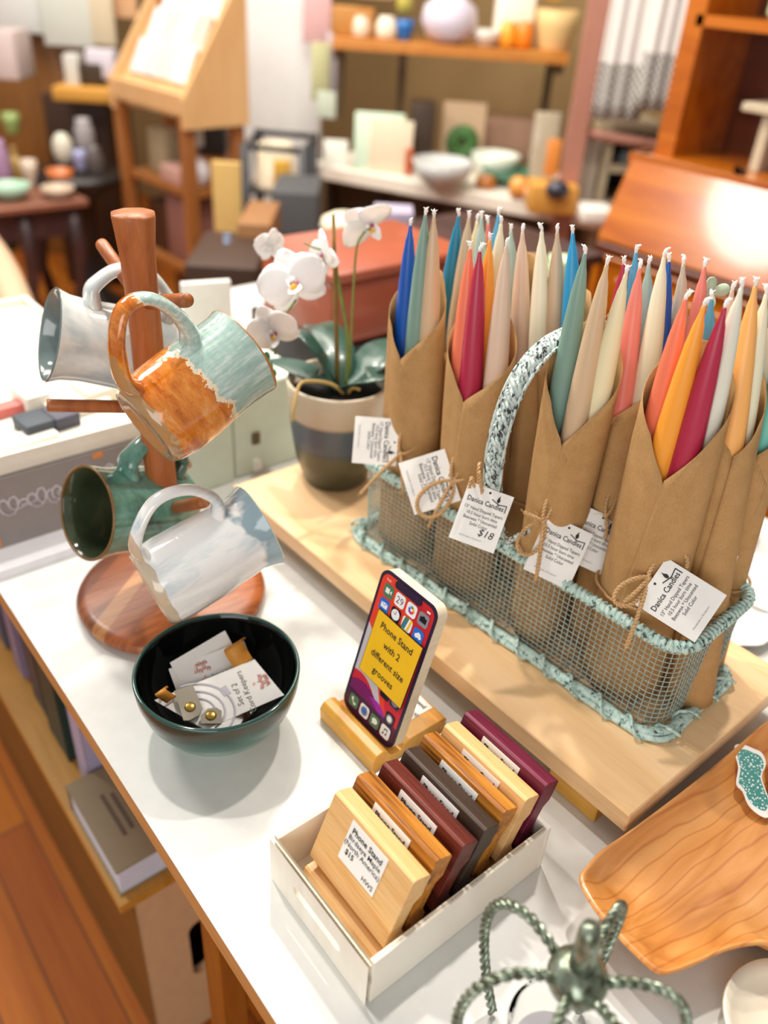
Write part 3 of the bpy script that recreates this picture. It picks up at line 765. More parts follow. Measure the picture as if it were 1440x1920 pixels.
for a, b in pegs:
    mb = MB(); mb.tube([a, a+(b-a)*0.96, b], [0.0062, 0.0060, 0.0055], 16); part('peg', mb, M_TREE, tree)

# ---------------------------------------------------------------- mugs
def glaze(name, builder, rough=0.12, coat=0.6):
    m, nt, b = newmat(name, rough, 0, coat); builder(nt, b); return m
def zpos(nt):
    tc = nt.nodes.new('ShaderNodeTexCoord'); s = nt.nodes.new('ShaderNodeSeparateXYZ'); nt.links.new(tc.outputs['Object'], s.inputs[0]); return s
def math2(nt, op, a, b):
    n = nt.nodes.new('ShaderNodeMath'); n.operation = op
    for i, q in enumerate((a, b)):
        if isinstance(q, (int, float)): n.inputs[i].default_value = q
        else: nt.links.new(q, n.inputs[i])
    return n.outputs[0]
def mixc(nt, fac, a, b, mode='MIX'):
    n = nt.nodes.new('ShaderNodeMix'); n.data_type = 'RGBA'; n.blend_type = mode
    if isinstance(fac, (int, float)): n.inputs[0].default_value = fac
    else: nt.links.new(fac, n.inputs[0])
    for i, q in ((6, a), (7, b)):
        if isinstance(q, tuple): n.inputs[i].default_value = q
        else: nt.links.new(q, n.inputs[i])
    return n.outputs[2]
def g_orange(nt, b):
    s = zpos(nt); L = 0.115
    big = noisen(nt, coordn(nt), 55, 4, 0.6); fine = noisen(nt, coordn(nt), 260, 3)
    z = math2(nt, 'ADD', math2(nt, 'ADD', s.outputs[2], math2(nt, 'MULTIPLY', math2(nt, 'SUBTRACT', big, 0.5), 0.034)), math2(nt, 'MULTIPLY', math2(nt, 'SUBTRACT', fine, 0.5), 0.006))
    z = math2(nt, 'ADD', z, math2(nt, 'MULTIPLY', s.outputs[0], 0.10))
    edge = ramp(nt, [(0, '#000000'), (0.5, '#ffffff')], 'CONSTANT'); nt.links.new(math2(nt, 'DIVIDE', z, 0.116), edge.inputs[0])
    line = ramp(nt, [(0, '#000000'), (0.485, '#ffffff'), (0.515, '#000000')], 'CONSTANT'); nt.links.new(math2(nt, 'DIVIDE', z, 0.116), line.inputs[0])
    o = ramp(nt, [(0.25, '#8f4510'), (0.42, '#c46a1c'), (0.6, '#dd8a34'), (0.78, '#e9b374')]); nt.links.new(noisen(nt, coordn(nt, (1, 1, 3.5)), 32, 4, 0.6, 0.4), o.inputs[0])
    sp = ramp(nt, [(0.0, '#5a2a08'), (0.30, '#ffffff')], 'CONSTANT'); nt.links.new(noisen(nt, coordn(nt), 900, 1), sp.inputs[0])
    oc = mixc(nt, 0.7, o.outputs[0], sp.outputs[0], 'MULTIPLY')
    c = ramp(nt, [(0.25, '#86a9a1'), (0.5, '#a8c2ba'), (0.68, '#d6e2dc')]); nt.links.new(noisen(nt, coordn(nt, (6, 6, 1)), 28, 5, 0.7), c.inputs[0])
    col = mixc(nt, edge.outputs[0], oc, c.outputs[0]); col = mixc(nt, line.outputs[0], col, lin('#e8d9bd'))
    foot = ramp(nt, [(0, '#ffffff'), (0.5, '#000000')], 'CONSTANT'); nt.links.new(math2(nt, 'ADD', math2(nt, 'MULTIPLY', s.outputs[2], 60), math2(nt, 'MULTIPLY', math2(nt, 'SUBTRACT', big, 0.5), 0.8)), foot.inputs[0])
    col = mixc(nt, foot.outputs[0], col, lin('#b08a5c')); nt.links.new(col, b.inputs['Base Color'])
    w = nt.nodes.new('ShaderNodeTexWave'); w.bands_direction = 'Z'; w.inputs['Scale'].default_value = 45; w.inputs['Distortion'].default_value = 1.5
    tc = nt.nodes.new('ShaderNodeTexCoord'); nt.links.new(tc.outputs['Object'], w.inputs['Vector']); bump(nt, b, w.outputs['Fac'], 0.18, 0.0006)
def g_simple(stops, scale, stretch=(1, 1, 1), footc=None, fz=0.25, lip=None, L=0.11, throw=0.12):
    def f(nt, b):
        s = zpos(nt)
        c = ramp(nt, stops); nt.links.new(noisen(nt, coordn(nt, stretch, (0.4, 0.5, 0)), scale, 5, 0.65, 0.5), c.inputs[0]); col = c.outputs[0]
        if lip:
            big = noisen(nt, coordn(nt), 30, 3)
            q = ramp(nt, [(0.0, '#000000'), (0.78, '#000000'), (0.84, '#ffffff')]); nt.links.new(math2(nt, 'ADD', math2(nt, 'DIVIDE', s.outputs[2], L), math2(nt, 'MULTIPLY', math2(nt, 'SUBTRACT', big, 0.5), 0.7)), q.inputs[0])
            col = mixc(nt, q.outputs[0], col, lin(lip))
        if footc:
            big = noisen(nt, coordn(nt), 40, 2)
            q = ramp(nt, [(0, '#ffffff'), (fz, '#000000')], 'CONSTANT'); nt.links.new(math2(nt, 'ADD', math2(nt, 'MULTIPLY', s.outputs[2], 20), math2(nt, 'MULTIPLY', math2(nt, 'SUBTRACT', big, 0.5), 0.25)), q.inputs[0])
            col = mixc(nt, q.outputs[0], col, lin(footc))
        nt.links.new(col, b.inputs['Base Color'])
        bump(nt, b, noisen(nt, coordn(nt, (1, 1, 5)), 60, 3), throw, 0.001)
    return f
def mug(label, base_px, base_d, mouth_px, mouth_d, prof, mat, inner, hz0, hz1, hout, hr, wob=None, roll=0.0, flat=(1.4, 0.8), lean=0.0, rim=None):
    B = atd(*base_px, base_d); Mo = atd(*mouth_px, mouth_d); ax = (Mo-B); L = ax.length; ax.normalize()
    h = Vector((0, 0, 1)); h = (h-ax*h.dot(ax)).normalized(); h = Matrix.Rotation(roll, 3, ax) @ h
    y = ax.cross(h)
    R = Matrix(((h.x, y.x, ax.x), (h.y, y.y, ax.y), (h.z, y.z, ax.z)))
    t = thing('mug', label, 'mug', tuple(B), None, rot=R)
    P = [(r, z*L) for r, z in prof]; rm = P[-1][0]
    out = [(0.0001, 0.0035), (P[0][0]*0.72, 0.0035), (P[0][0]*0.80, 0.0), (P[0][0]*0.97, 0.0)]+P
    inn = [(rm-0.0012, L+0.0012), (rm-0.0032, L-0.001)]+[(r-0.0042, z) for r, z in P[::-1][1:] if z > 0.010]+[(P[0][0]*0.7, 0.009), (0.0001, 0.008)]
    mb = MB(); mb.lathe(out, 56, wob=wob); mb.lathe([out[-1]]+inn, 56, mi=1, wob=wob)
    part('body', mb, [mat, inner], t)
    def rat(z):
        for (a, za), (b, zb) in zip(P, P[1:]):
            if za <= z <= zb: return a+(b-a)*(z-za)/(zb-za)
        return P[-1][0]
    z0, z1 = hz0*L, hz1*L; r0, r1 = rat(z0), rat(z1)
    pts = [(r0-0.003, 0, z0), (r0+0.012, 0, z0-0.004), (r0+hout*0.62, 0, z0+(z1-z0)*0.08), (r0+hout*0.95, 0, z0+(z1-z0)*0.32), (max(r0, r1)+hout, 0, z0+(z1-z0)*0.55+lean), (r1+hout*0.86, 0, z0+(z1-z0)*0.80+lean), (r1+hout*0.5, 0, z0+(z1-z0)*0.98), (r1+0.010, 0, z1+0.002), (r1-0.003, 0, z1-0.002)]
    S = spline(pts, 6); n = len(S); rs = [hr*(1.35-0.5*math.sin(PI*min(1, i/(n-1)*1.0))) for i in range(n)]
    mb = MB(); mb.tube(S, rs, 14, flat=flat, ref=(0, 1, 0)); part('handle', mb, mat, t)
    if rim:
        mb = MB(); mb.tube([(rm*math.cos(a)-0.0014*math.cos(a), (rm-0.0014)*math.sin(a), L+0.0006) for a in [2*PI*k/48 for k in range(48)]], 0.0016, 6, closed=True); part('rim_band', mb, rim, t, 'brown edge of the rim')
    return t
dim = lambda an, z: 0.012*math.sin(2*an+1)+0.008*math.sin(5*an+z*80)
G1 = glaze('orange_celadon_glaze', g_orange)
G1i = plain('#9dbcb4', 0.15, coat=0.5, name='celadon_inside', var=0.06)
mug('speckled orange and celadon green mug, upper front one on the mug tree', (272, 803), 0.690, (455, 660), 0.722,
    [(0.0355, 0.0), (0.0385, 0.06), (0.0415, 0.2), (0.0418, 0.4), (0.0410, 0.6), (0.0402, 0.8), (0.0405, 0.93), (0.0415, 1.0)], G1, G1i, 0.10, 0.66, 0.060, 0.0072, dim, roll=0.05, rim=plain('#a8713c', 0.3, name='brown_rim'))
G2 = glaze('pale_blue_glaze', g_simple([(0.28, '#7e93a3'), (0.42, '#a9b8bd'), (0.6, '#d4d9d6'), (0.75, '#eeece6')], 16, (1, 1, 0.6), throw=0.1))
mug('pale blue and grey glazed mug hanging behind at the upper left', (318, 668), 0.815, (94, 628), 0.752,
    [(0.033, 0.0), (0.037, 0.05), (0.0395, 0.25), (0.0385, 0.5), (0.0372, 0.75), (0.0385, 0.9), (0.0425, 1.0)], G2, plain('#6f7f7e', 0.12, coat=0.6, name='grey_glaze', var=0.15), 0.14, 0.74, 0.038, 0.0075, dim, roll=0.0)
G3 = glaze('green_glaze', g_simple([(0.28, '#1f2a22'), (0.45, '#38524a'), (0.58, '#5c8d7d'), (0.68, '#7da295'), (0.8, '#9db3ac')], 13, throw=0.08))
mug('dark green glazed mug hanging at the lower left', (338, 945), 0.885, (164, 962), 0.80,
    [(0.034, 0.0), (0.040, 0.06), (0.043, 0.3), (0.043, 0.6), (0.0435, 0.85), (0.0465, 1.0)], G3, plain('#39442f', 0.12, coat=0.6, name='olive_glaze', var=0.3, scale=30), 0.2, 0.70, 0.036, 0.0085, None, roll=-0.1, rim=plain('#7a5c34', 0.3, name='olive_rim'))
G4 = glaze('white_blue_glaze', g_simple([(0.25, '#8ea7b6'), (0.40, '#d3dde2'), (0.52, '#f0f1f0'), (0.75, '#f4f2ee')], 12, (3.2, 3.2, 0.7), footc='#cdbca3', fz=0.2, lip='#91a9b3', L=0.125, throw=0.2))
fold = lambda an, z: 0.02*math.sin(3*an+0.6)+0.012*math.sin(7*an+1)*(1 if z < 0.03 else 0.3)
mug('tall white mug with soft blue brush marks, hanging lowest at the front', (280, 1106), 0.738, (486, 984), 0.772,
    [(0.0345, 0.0), (0.0365, 0.02), (0.0385, 0.06), (0.0395, 0.2), (0.0392, 0.45), (0.0375, 0.7), (0.0365, 0.85), (0.0395, 0.95), (0.0418, 1.0)], G4, plain('#c4d0d4', 0.15, coat=0.5, name='pale_glaze_inside'), 0.10, 0.74, 0.046, 0.0058, fold, roll=0.05)

# ================================================================ bowl with cord keepers
BO = Vector((0.245, 0.490, 0))
def bowl_out(nt, b):
    s = zpos(nt); big = noisen(nt, coordn(nt), 18, 2, 0.4)
    zz = math2(nt, 'ADD', s.outputs[2], math2(nt, 'MULTIPLY', math2(nt, 'SUBTRACT', big, 0.5), 0.055))
    c = ramp(nt, [(0.0, '#9db0a6'), (0.30, '#7c958a'), (0.5, '#4c6d63'), (0.68, '#32524a'), (0.80, '#33290f'), (0.93, '#1a3630')]); nt.links.new(math2(nt, 'DIVIDE', zz, 0.072), c.inputs[0])
    nt.links.new(c.outputs[0], b.inputs['Base Color'])
bowl = thing('bowl', 'dark green glazed stoneware bowl holding packs of cord keepers', 'bowl', tuple(BO))
MBo = Matrix.Translation(BO)
mb = MB(); wobb = lambda an, z: 0.008*math.sin(2*an+0.5)+0.004*math.sin(3*an)
mb.lathe([(0.0001, 0.004), (0.030, 0.004), (0.032, 0.0), (0.036, 0.0), (0.037, 0.004), (0.046, 0.010), (0.058, 0.022), (0.067, 0.038), (0.0715, 0.054), (0.0728, 0.066), (0.0722, 0.069)], 72, mi=0, M=MBo, wob=wobb)
mb.lathe([(0.0722, 0.069), (0.0710, 0.0702), (0.0698, 0.069), (0.0690, 0.064), (0.0672, 0.052), (0.062, 0.038), (0.052, 0.023), (0.038, 0.012), (0.02, 0.008), (0.0001, 0.0075)], 72, mi=1, M=MBo, wob=wobb)
MBI = plain('#0b0d0c', 0.06, coat=0.8, name='black_glaze', var=0.3, scale=20)
part('body', mb, [glaze('bowl_glaze', bowl_out, 0.28, 0.15), MBI], bowl)
mb = MB(); mb.tube([(BO.x+(0.0712+0.0712*wobb(a, 0.07))*math.cos(a), BO.y+(0.0712+0.0712*wobb(a, 0.07))*math.sin(a), 0.0692) for a in [2*PI*k/72 for k in range(72)]], 0.0019, 8, closed=True)
part('rim', mb, plain('#1d4640', 0.08, coat=0.7, name='green_rim'), bowl)
M_TAN = plain('#c9862c', 0.55, var=0.08, scale=300, name='tan_leather'); M_GLE = plain('#958c7c', 0.6, var=0.06, scale=500, name='grey_leather')
M_BRASS = plain('#b3924a', 0.3, 0.9, name='brass'); M_PINK = plain('#eda596', 0.7, name='pink_print'); M_CABLE = plain('#c9c6cf', 0.6, name='cable_print')
def card(label, P4, extra=None, name='card_pack'):
    """card through four corner points: reading corner, +x corner, +y corner"""
    o, px, py = [Vector(p) for p in P4]
    x = px-o; y = py-o; W, Hh = x.length, y.length; M = frame(o, x, y)
    t = thing(name, label, 'cord keeper', tuple(o))
    mb = MB(); mb.box((W/2, Hh/2, -0.0005), (W, Hh, 0.0008), M=M)
    if extra: extra(mb, W, Hh, M)
    part('card', mb, [M_PAPER, M_PINK, M_CABLE, plain('#77726f', 0.7, name='card_text')], t); return t, M, W, Hh
def logo(mb, x, y, s, M, rot=0.0):
    T = M @ Matrix.Translation((x, y, 0.0004)) @ Matrix.Rotation(rot, 4, 'Z')
    for k, (w, r) in enumerate(((0.0, 1.0),)):
        pts = [(s*(-1+q*0.1), s*(0.35*math.sin(q*1.9)+0.1*math.sin(q*0.7)), 0) for q in range(21)]
        mb.tube(pts, s*0.06, 4, mi=1, M=T)
        pts = [(s*(-0.8+q*0.08), s*(-0.7+0.3*math.sin(q*2.3)), 0) for q in range(21)]
        mb.tube(pts, s*0.06, 4, mi=1, M=T)
    mb.flatpoly(circ(0, s*0.95, s*0.16, 8), 0, 1, T)
def e1(mb, W, Hh, M): pass
def e2(mb, W, Hh, M):
    logo(mb, W*0.38, Hh*0.62, 0.0075, M, PI)
    mb.text('Cord Keepers', 0.0062, M @ Matrix.Translation((W*0.58, Hh*0.27, 0.0003)) @ Matrix.Rotation(PI, 4, 'Z'), 3)
def e3(mb, W, Hh, M):
    T = lambda x, y, r=0.0: M @ Matrix.Translation((W*x, Hh*y, 0.0003)) @ Matrix.Rotation(r, 4, 'Z')
    logo(mb, W*0.80, Hh*0.82, 0.0072, M, -PI/2)
    mb.text('Cord Keepers', 0.0058, T(0.80, 0.56, PI/2+PI/4*0), 3); mb.text('Set of 2', 0.0058, T(0.68, 0.50, PI/2), 3)
    c = (W*0.26, Hh*0.38)
    for r in (0.011, 0.016, 0.021):
        mb.tube([(c[0]+r*math.cos(a), c[1]+r*math.sin(a), 0.0003) for a in [2*PI*k/32 for k in range(27)]], 0.0009, 5, mi=2, M=M)
    mb.box((c[0]+0.021, c[1]+0.018, 0.0004), (0.006, 0.008, 0.0006), mi=2, M=M)
z3 = lambda px, py, z: at(px, py, z)
card('white card at the back of the bowl behind the other cord keeper cards', (z3(336, 1262, 0.048), z3(446, 1202, 0.052), z3(319, 1243, 0.058)) and (z3(338, 1278, 0.050), z3(440, 1216, 0.052), z3(318, 1243, 0.064)), e1)
card('white cord keeper card in the bowl with pink logo, partly under the grey strap', (z3(337, 1312, 0.038), z3(478, 1256, 0.040), z3(310, 1257, 0.057)), e2)
tc3, M3, W3, H3 = card('white cord keeper card in the bowl front with printed cable and brass snapped grey straps', (z3(325, 1362, 0.030), z3(486, 1372, 0.028), z3(292, 1312, 0.049)) and (z3(318, 1366, 0.033), z3(500, 1345, 0.036), z3(292, 1310, 0.050)), None)
# the front card is a larger one running up to the right
bpy.data.objects.remove(tc3.children[0]); bpy.data.objects.remove(tc3)
o3, x3, y3 = z3(300, 1352, 0.040), z3(531, 1300, 0.045), z3(285, 1312, 0.052)
Mfc = frame(z3(292, 1312, 0.047), z3(476, 1238, 0.054)-z3(292, 1312, 0.047), Vector((0, 0, 1)))
t = thing('card_pack', 'white cord keeper card at the bowl front with printed cable and two grey straps', 'cord keeper', tuple(z3(400, 1320, 0.04)))
pa, pb_, pc, pd = z3(289, 1313, 0.047), z3(477, 1236, 0.055), z3(533, 1297, 0.050), z3(385, 1368, 0.038)
nrm = (pb_-pa).cross(pd-pa).normalized()
if nrm.z < 0: nrm = -nrm
# make it planar
pc = pc-nrm*(pc-pa).dot(nrm)
FX = (pb_-pa).normalized(); MF = Matrix(((FX.x, nrm.cross(FX).x, nrm.x, pa.x), (FX.y, nrm.cross(FX).y, nrm.y, pa.y), (FX.z, nrm.cross(FX).z, nrm.z, pa.z), (0, 0, 0, 1)))
inv = MF.inverted()
q = [inv @ p for p in (pa, pd, pc, pb_)]
mb = MB(); mb.prism([(v.x, v.y) for v in q], -0.0006, 0.0, 0, MF)
def onc(px, py, lift=0.0004):
    d = ray(px, py); o = Vector((0, 0, CAM_Z)); tt = (pa-o).dot(nrm)/d.dot(nrm); return o+d*tt+nrm*lift
for rpx in (26, 40, 55):
    mb.tube([onc(372+rpx*1.25*math.cos(a), 1335-rpx*0.95*math.sin(a)) for a in [(-0.9+k*0.12) for k in range(26)]], 0.0010, 5, mi=2)
mb.prism([tuple((inv @ onc(a, b))[:2]) for a, b in ((411, 1293), (423, 1285), (433, 1300), (421, 1306))], 0, 0.0008, 2, MF)
def onM(px, py, dx, dy):
    o = onc(px, py); return frame(o, onc(px+dx, py+dy)-o, onc(px+dy*0.8, py-dx*0.8)-o)
mb.text('Set of 2', 0.0075, onM(446, 1302, -8, -22) @ Matrix.Rotation(0, 4, 'Z'), 3, spacing=1.0)
mb.text('Cord Keepers', 0.0075, onM(462, 1296, -10, -24), 3)
lg = onM(490, 1278, -8, -20)
logo(mb, 0, 0, 0.0072, lg, 0)
part('card', mb, [M_PAPER, M_PINK, M_CABLE, plain('#77726f', 0.7, name='card_text')], t)
def strap(poly_px, lift, snap, mat, par):
    pts = [inv @ onc(a, b, 0) for a, b in poly_px]
    mb = MB(); mb.prism([(p.x, p.y) for p in pts], lift, lift+0.0018, 0, MF); sp = part('strap', mb, mat, par, bev=0.0003)
    c = inv @ onc(*snap, 0); mb = MB(); mb.lathe([(0.0001, 0.0014), (0.0030, 0.0012), (0.0046, 0.0005), (0.0048, 0.0)], 24, M=MF @ Matrix.Translation((c.x, c.y, lift+0.0018))); part('snap', mb, M_BRASS, sp)
strap([(327, 1301), (362, 1289), (380, 1332), (374, 1346), (356, 1356), (345, 1356)], 0.0035, (357, 1331), M_GLE, t)
strap([(377, 1347), (390, 1334), (406, 1332), (416, 1338), (416, 1362), (377, 1362)], 0.0035, (396, 1347), M_GLE, t)
def loopstrap(a, b, c, wv, par, mat):
    """folded leather strap: arc from a over b to c, width vector wv"""
    S = spline([a, b, c], 8); vs = []; fs = []
    for i, p in enumerate(S): vs += [p, p+wv]
    for i in range(len(S)-1): fs.append([2*i, 2*i+1, 2*i+3, 2*i+2])
    mb = MB(); mb.add(vs, fs, 0, True); part('strap', mb, mat, par, 'tan leather strap', solid=0.0018)
cards = [o for o in C.objects if o.name.startswith('card_pack')]
wv = z3(465, 1205, 0.062)-z3(427, 1216, 0.058)
A = z3(440, 1256, 0.050); loopstrap(A, z3(421, 1224, 0.064), z3(427, 1216, 0.054), z3(474, 1235, 0.056)-A, cards[0], M_TAN)
A = z3(312, 1318, 0.048); loopstrap(A, z3(292, 1305, 0.060), z3(297, 1300, 0.050), z3(330, 1305, 0.050)-A, cards[1], M_TAN)

# ================================================================ phone stands
def slab(col, name, rough=0.42): return name
WOODS = {'maple': [(0.36, '#d49e5c'), (0.5, '#e4b679'), (0.64, '#edc68e')], 'oak': [(0.37, '#5a300c'), (0.44, '#a2621a'), (0.54, '#c5822c'), (0.66, '#d79a42')],
         'bubinga': [(0.35, '#330f08'), (0.5, '#5c1c10'), (0.65, '#853320')], 'wenge': [(0.25, '#231610'), (0.5, '#3a2a20'), (0.75, '#54402f')],
         'purpleheart': [(0.35, '#3e081b'), (0.5, '#66102f'), (0.65, '#8c2248')], 'pine': [(0.38, '#b06c14'), (0.45, '#dc9c3a'), (0.6, '#ecb964')]}
def stand_mesh(w):
    # profile in (thickness, height); front face at 0, back towards +
    T = 0.0172; Hh = 0.086
    prof = [(0.0, 0.0), (0.0, 0.0125), (0.0016, 0.014), (0.0085, 0.0165), (0.0065, 0.0265), (0.0, 0.0245), (0.0, Hh-0.002), (0.002, Hh), (T-0.002, Hh), (T, Hh-0.002),
            (T, 0.0665), (0.0125, 0.0605), (0.0115, 0.046), (0.0115, 0.0375), (T, 0.031), (T, 0.0)]
    mb = MB(); n = len(prof)
    vs = [(x, -w/2, z) for x, z in prof]+[(x, w/2, z) for x, z in prof]
    mb.add(vs, [[i, n+i, n+(i+1) % n, (i+1) % n] for i in range(n)]+[list(range(n)), list(range(n, 2*n))[::-1]], 0)
    return mb
def stand_label(lines, w=0.040, h=0.034):
    mb = MB(); M = Matrix(((0, 0, -1, -0.0004), (-1, 0, 0, 0), (0, 1, 0, 0.081-h/2), (0, 0, 0, 1)))
    mb.box((0, 0, 0), (w, h, 0.0004), M=M)
    for s, x, y, sz, bold in lines: mb.text(s, sz, M @ Matrix.Translation((x, y, 0.0005)), 1, bold)
    return mb
L_FULL = lambda a, b: [('Phone Stand', 0, 0.0105, 0.0066, 0.018), (a, 0, 0.0045, 0.0058, 0.003), (b, 0, -0.0012, 0.0058, 0.003), ('$15', -0.011, -0.0075, 0.0062, 0.018), ('HWS', 0.012, -0.0125, 0.0056, 0.002)]
SP = [('maple', 'birdseye maple phone stand at the front of the box with its whole price label showing', 'Birdseye Maple', '(North America)'),
      ('oak', 'striped golden brown wooden phone stand second from the front of the box', 'Zebrano', '(Africa)'),
      ('bubinga', 'red brown bubinga wood phone stand, third from the front of the box', 'Bubinga', '(Africa)'),
      ('wenge', 'darkest brown wooden phone stand in the middle of the box', 'Wenge', '(Africa)'),
      ('oak', 'striped golden brown wooden phone stand behind the dark brown one', 'Zebrano', '(Africa)'),
      ('maple', 'pale maple phone stand second from the back of the box', 'Birdseye Maple', '(North America)'),
      ('purpleheart', 'purple wooden phone stand at the back of the box', 'Purpleheart', '(S. America)')]
XS = [0.2105, 0.2325, 0.255, 0.2765, 0.298, 0.3205, 0.3425]
sw = {}
for i, (wd, lab, l1, l2) in enumerate(SP):
    if wd not in sw: sw[wd] = wood('stand_'+wd, WOODS[wd], 1, 16 if wd != 'oak' else 9, 9, 0.42, fine=0.4, warp=1.6)
    lean = math.radians(21.5 if i < 5 else 20)
    t = thing('phone_stand', lab, 'phone stand', (XS[i], 0.2655+(0.0025 if i in (1, 4) else 0), 0.0115), 'wooden phone stands filed in the plywood box', rot=Matrix.Rotation(lean, 3, 'Y'))
    part('block', stand_mesh(0.089), sw[wd], t, bev=0.0004)
    part('price_label', stand_label(L_FULL(l1, l2)), [M_PAPER, M_INK], t, 'white printed price label')
# box
def ply_mat():
    m, nt, b = newmat('birch_ply', 0.5)
    n = noisen(nt, coordn(nt, (1, 8, 1)), 12, 3); r = ramp(nt, [(0.3, '#ece3d2'), (0.7, '#f4ede0')]); nt.links.new(n, r.inputs[0]); nt.links.new(r.outputs[0], b.inputs['Base Color']); return m
def ply_edge():
    m, nt, b = newmat('ply_edge', 0.55)
    w = nt.nodes.new('ShaderNodeTexNoise'); w.inputs['Scale'].default_value = 900
    nt.links.new(coordn(nt, (1, 1, 1)), w.inputs['Vector']); r = ramp(nt, [(0.35, '#cdb58f'), (0.65, '#efe4cf')]); nt.links.new(w.outputs['Fac'], r.inputs[0]); nt.links.new(r.outputs[0], b.inputs['Base Color']); return m
M_PLY = ply_mat(); M_PLYE = ply_edge()
X0, X1, Y0, Y1, ZB = 0.1975, 0.3765, 0.2105, 0.3305, 0.050
t = thing('plywood_box', 'shallow pale plywood box with a hand slot holding upright phone stands', 'box', ((X0+X1)/2, (Y0+Y1)/2, 0))
th = 0.0045
mb = MB(); mb.box(((X0+X1)/2, (Y0+Y1)/2, 0.0035), (X1-X0-2*th, Y1-Y0-2*th, 0.005)); part('bottom', mb, M_PLY, t)
for y in (Y0+th/2, Y1-th/2):
    mb = MB(); mb.box(((X0+X1)/2, y, ZB/2), (X1-X0-2*th, th, ZB-0.0006), bev=0.0005)
    mb.box(((X0+X1)/2, y, ZB-0.0004), (X1-X0-2*th, 0.0012, 0.0005), mi=1); part('long_side', mb, [M_PLY, M_PLYE], t)
Mend = Matrix(((0, -1, 0, 0), (1, 0, 0, 0), (0, 0, 1, 0), (0, 0, 0, 1)))
mb = MB(); slot_panel(mb, Y0, Y1, 0.0002, ZB, -(X0+th), th, 0.2700, 0.0262, 0.058, 0.0095); 
mb.v = [Vector((-v.y, v.x, v.z)) for v in mb.v]; mb.box((X0+th/2, (Y0+Y1)/2, ZB+0.0001), (0.0012, Y1-Y0, 0.0005), mi=1)
part('end_panel', mb, [M_PLY, M_PLYE], t, 'end panel with a hand slot')
mb = MB(); mb.box((X1-th/2, (Y0+Y1)/2, ZB/2), (th, Y1-Y0, ZB-0.0006), bev=0.0005); part('end_panel', mb, M_PLY, t)

# pine stand in use
t = thing('phone_stand', 'light pine phone stand lying flat on the table with the phone mock-up in its groove', 'phone stand', (0.36, 0.402, 0))
mb = MB()
yA, yB = 0.3615, 0.4415
pr = [(0.322, 0), (0.3215, 0.014), (0.326, 0.0195), (0.333, 0.0205), (0.3385, 0.0185), (0.3405, 0.010), (0.3555, 0.008), (0.3585, 0.014), (0.364, 0.0165), (0.407, 0.0165), (0.4095, 0.014), (0.4095, 0.0)]
n = len(pr); mb.add([(x, yA, z) for x, z in pr]+[(x, yB, z) for x, z in pr], [[i, n+i, n+(i+1) % n, (i+1) % n] for i in range(n)]+[list(range(n)), list(range(n, 2*n))[::-1]])
part('block', mb, wood('stand_pine', WOODS['pine'], 1, 7, 5, 0.38, fine=0.15, warp=2.2), t, bev=0.001)
mb = MB(); Ml = Matrix(((0, 1, 0, 0.389), (-1, 0, 0, 0.398), (0, 0, 1, 0.0168), (0, 0, 0, 1))); mb.box((0, 0, 0), (0.040, 0.034, 0.0004), M=Ml)
for s, x, y, sz, bold in L_FULL('Pine', '(North America)'): mb.text(s, sz, Ml @ Matrix.Translation((x, y, 0.0005)), 1, bold)
part('price_label', mb, [M_PAPER, M_INK], t, 'white printed price label')
# phone mock-up
PB = Vector((0.3425, 0.3985, 0.0135)); tilt = math.atan2(0.0385, 0.139)
upv = Vector((math.sin(tilt), 0, math.cos(tilt))); rightv = Vector((0, -1, 0)); nv = rightv.cross(upv)
PW, PH, PT = 0.0735, 0.150, 0.0125
MP = Matrix(((rightv.x, upv.x, nv.x, PB.x), (rightv.y, upv.y, nv.y, PB.y), (rightv.z, upv.z, nv.z, PB.z), (0, 0, 0, 1))) @ Matrix.Translation((0, PH/2, 0))
t = thing('phone_mockup', 'plywood phone mock-up with a printed app screen and yellow sign standing in the pine stand', 'display phone', tuple(PB))
mb = MB(); mb.prism(rrect(PW, PH, 0.0105, 8), -PT, -0.001, 0, MP, side_mi=0); part('plywood_back', mb, wood('mock_ply', [(0.3, '#ddcdae'), (0.7, '#efe5d0')], 0, 30, 20, 0.5), t, bev=0.0012)
pm = {n: plain(c, 0.25, name='screen_'+n) for n, c in dict(bezel='#2a1c38', red='#e8412a', red2='#c8252c', grey='#c4bfc4', crim='#cf2438', plum='#7a1460', purple='#a21fa8', dark='#4a1040', white='#f4f2f4', blue='#2a6fd0', green='#4d7f5c', navy='#1c2b52', yellow='#f0c015', black='#18141c', lightblue='#8fb8e8', orange='#f0902a', gray='#8c8a94', mag='#c8289a').items()}
order = list(pm); ix = {n: i for i, n in enumerate(order)}
mb = MB()
mb.prism(rrect(PW, PH, 0.0105, 8), -0.001, 0.0, ix['bezel'], MP)
SW, SH = PW-0.0060, PH-0.0060
def clip_poly(poly, keep):  # polygon clipped to rounded screen by simple half-plane clipping of a convex outline
    out = poly
    O = rrect(SW, SH, 0.0085, 6)
    for i in range(len(O)):
        ax_, ay_ = O[i]; bx_, by_ = O[(i+1) % len(O)]; res = []
        f = lambda p: (bx_-ax_)*(p[1]-ay_)-(by_-ay_)*(p[0]-ax_)
        for j in range(len(out)):
            p, q_ = out[j], out[(j+1) % len(out)]; fp, fq = f(p), f(q_)
            if fp >= 0: res.append(p)
            if (fp > 0 > fq) or (fp < 0 < fq): s = fp/(fp-fq); res.append((p[0]+(q_[0]-p[0])*s, p[1]+(q_[1]-p[1])*s))
        out = res
        if len(out) < 3: return []
    return out
lay = [0]
def scr(poly, m, dz=None):
    lay[0] += 1; p = clip_poly(poly, 1)
    if p: mb.flatpoly(p, 0.00003*lay[0], ix[m], MP)
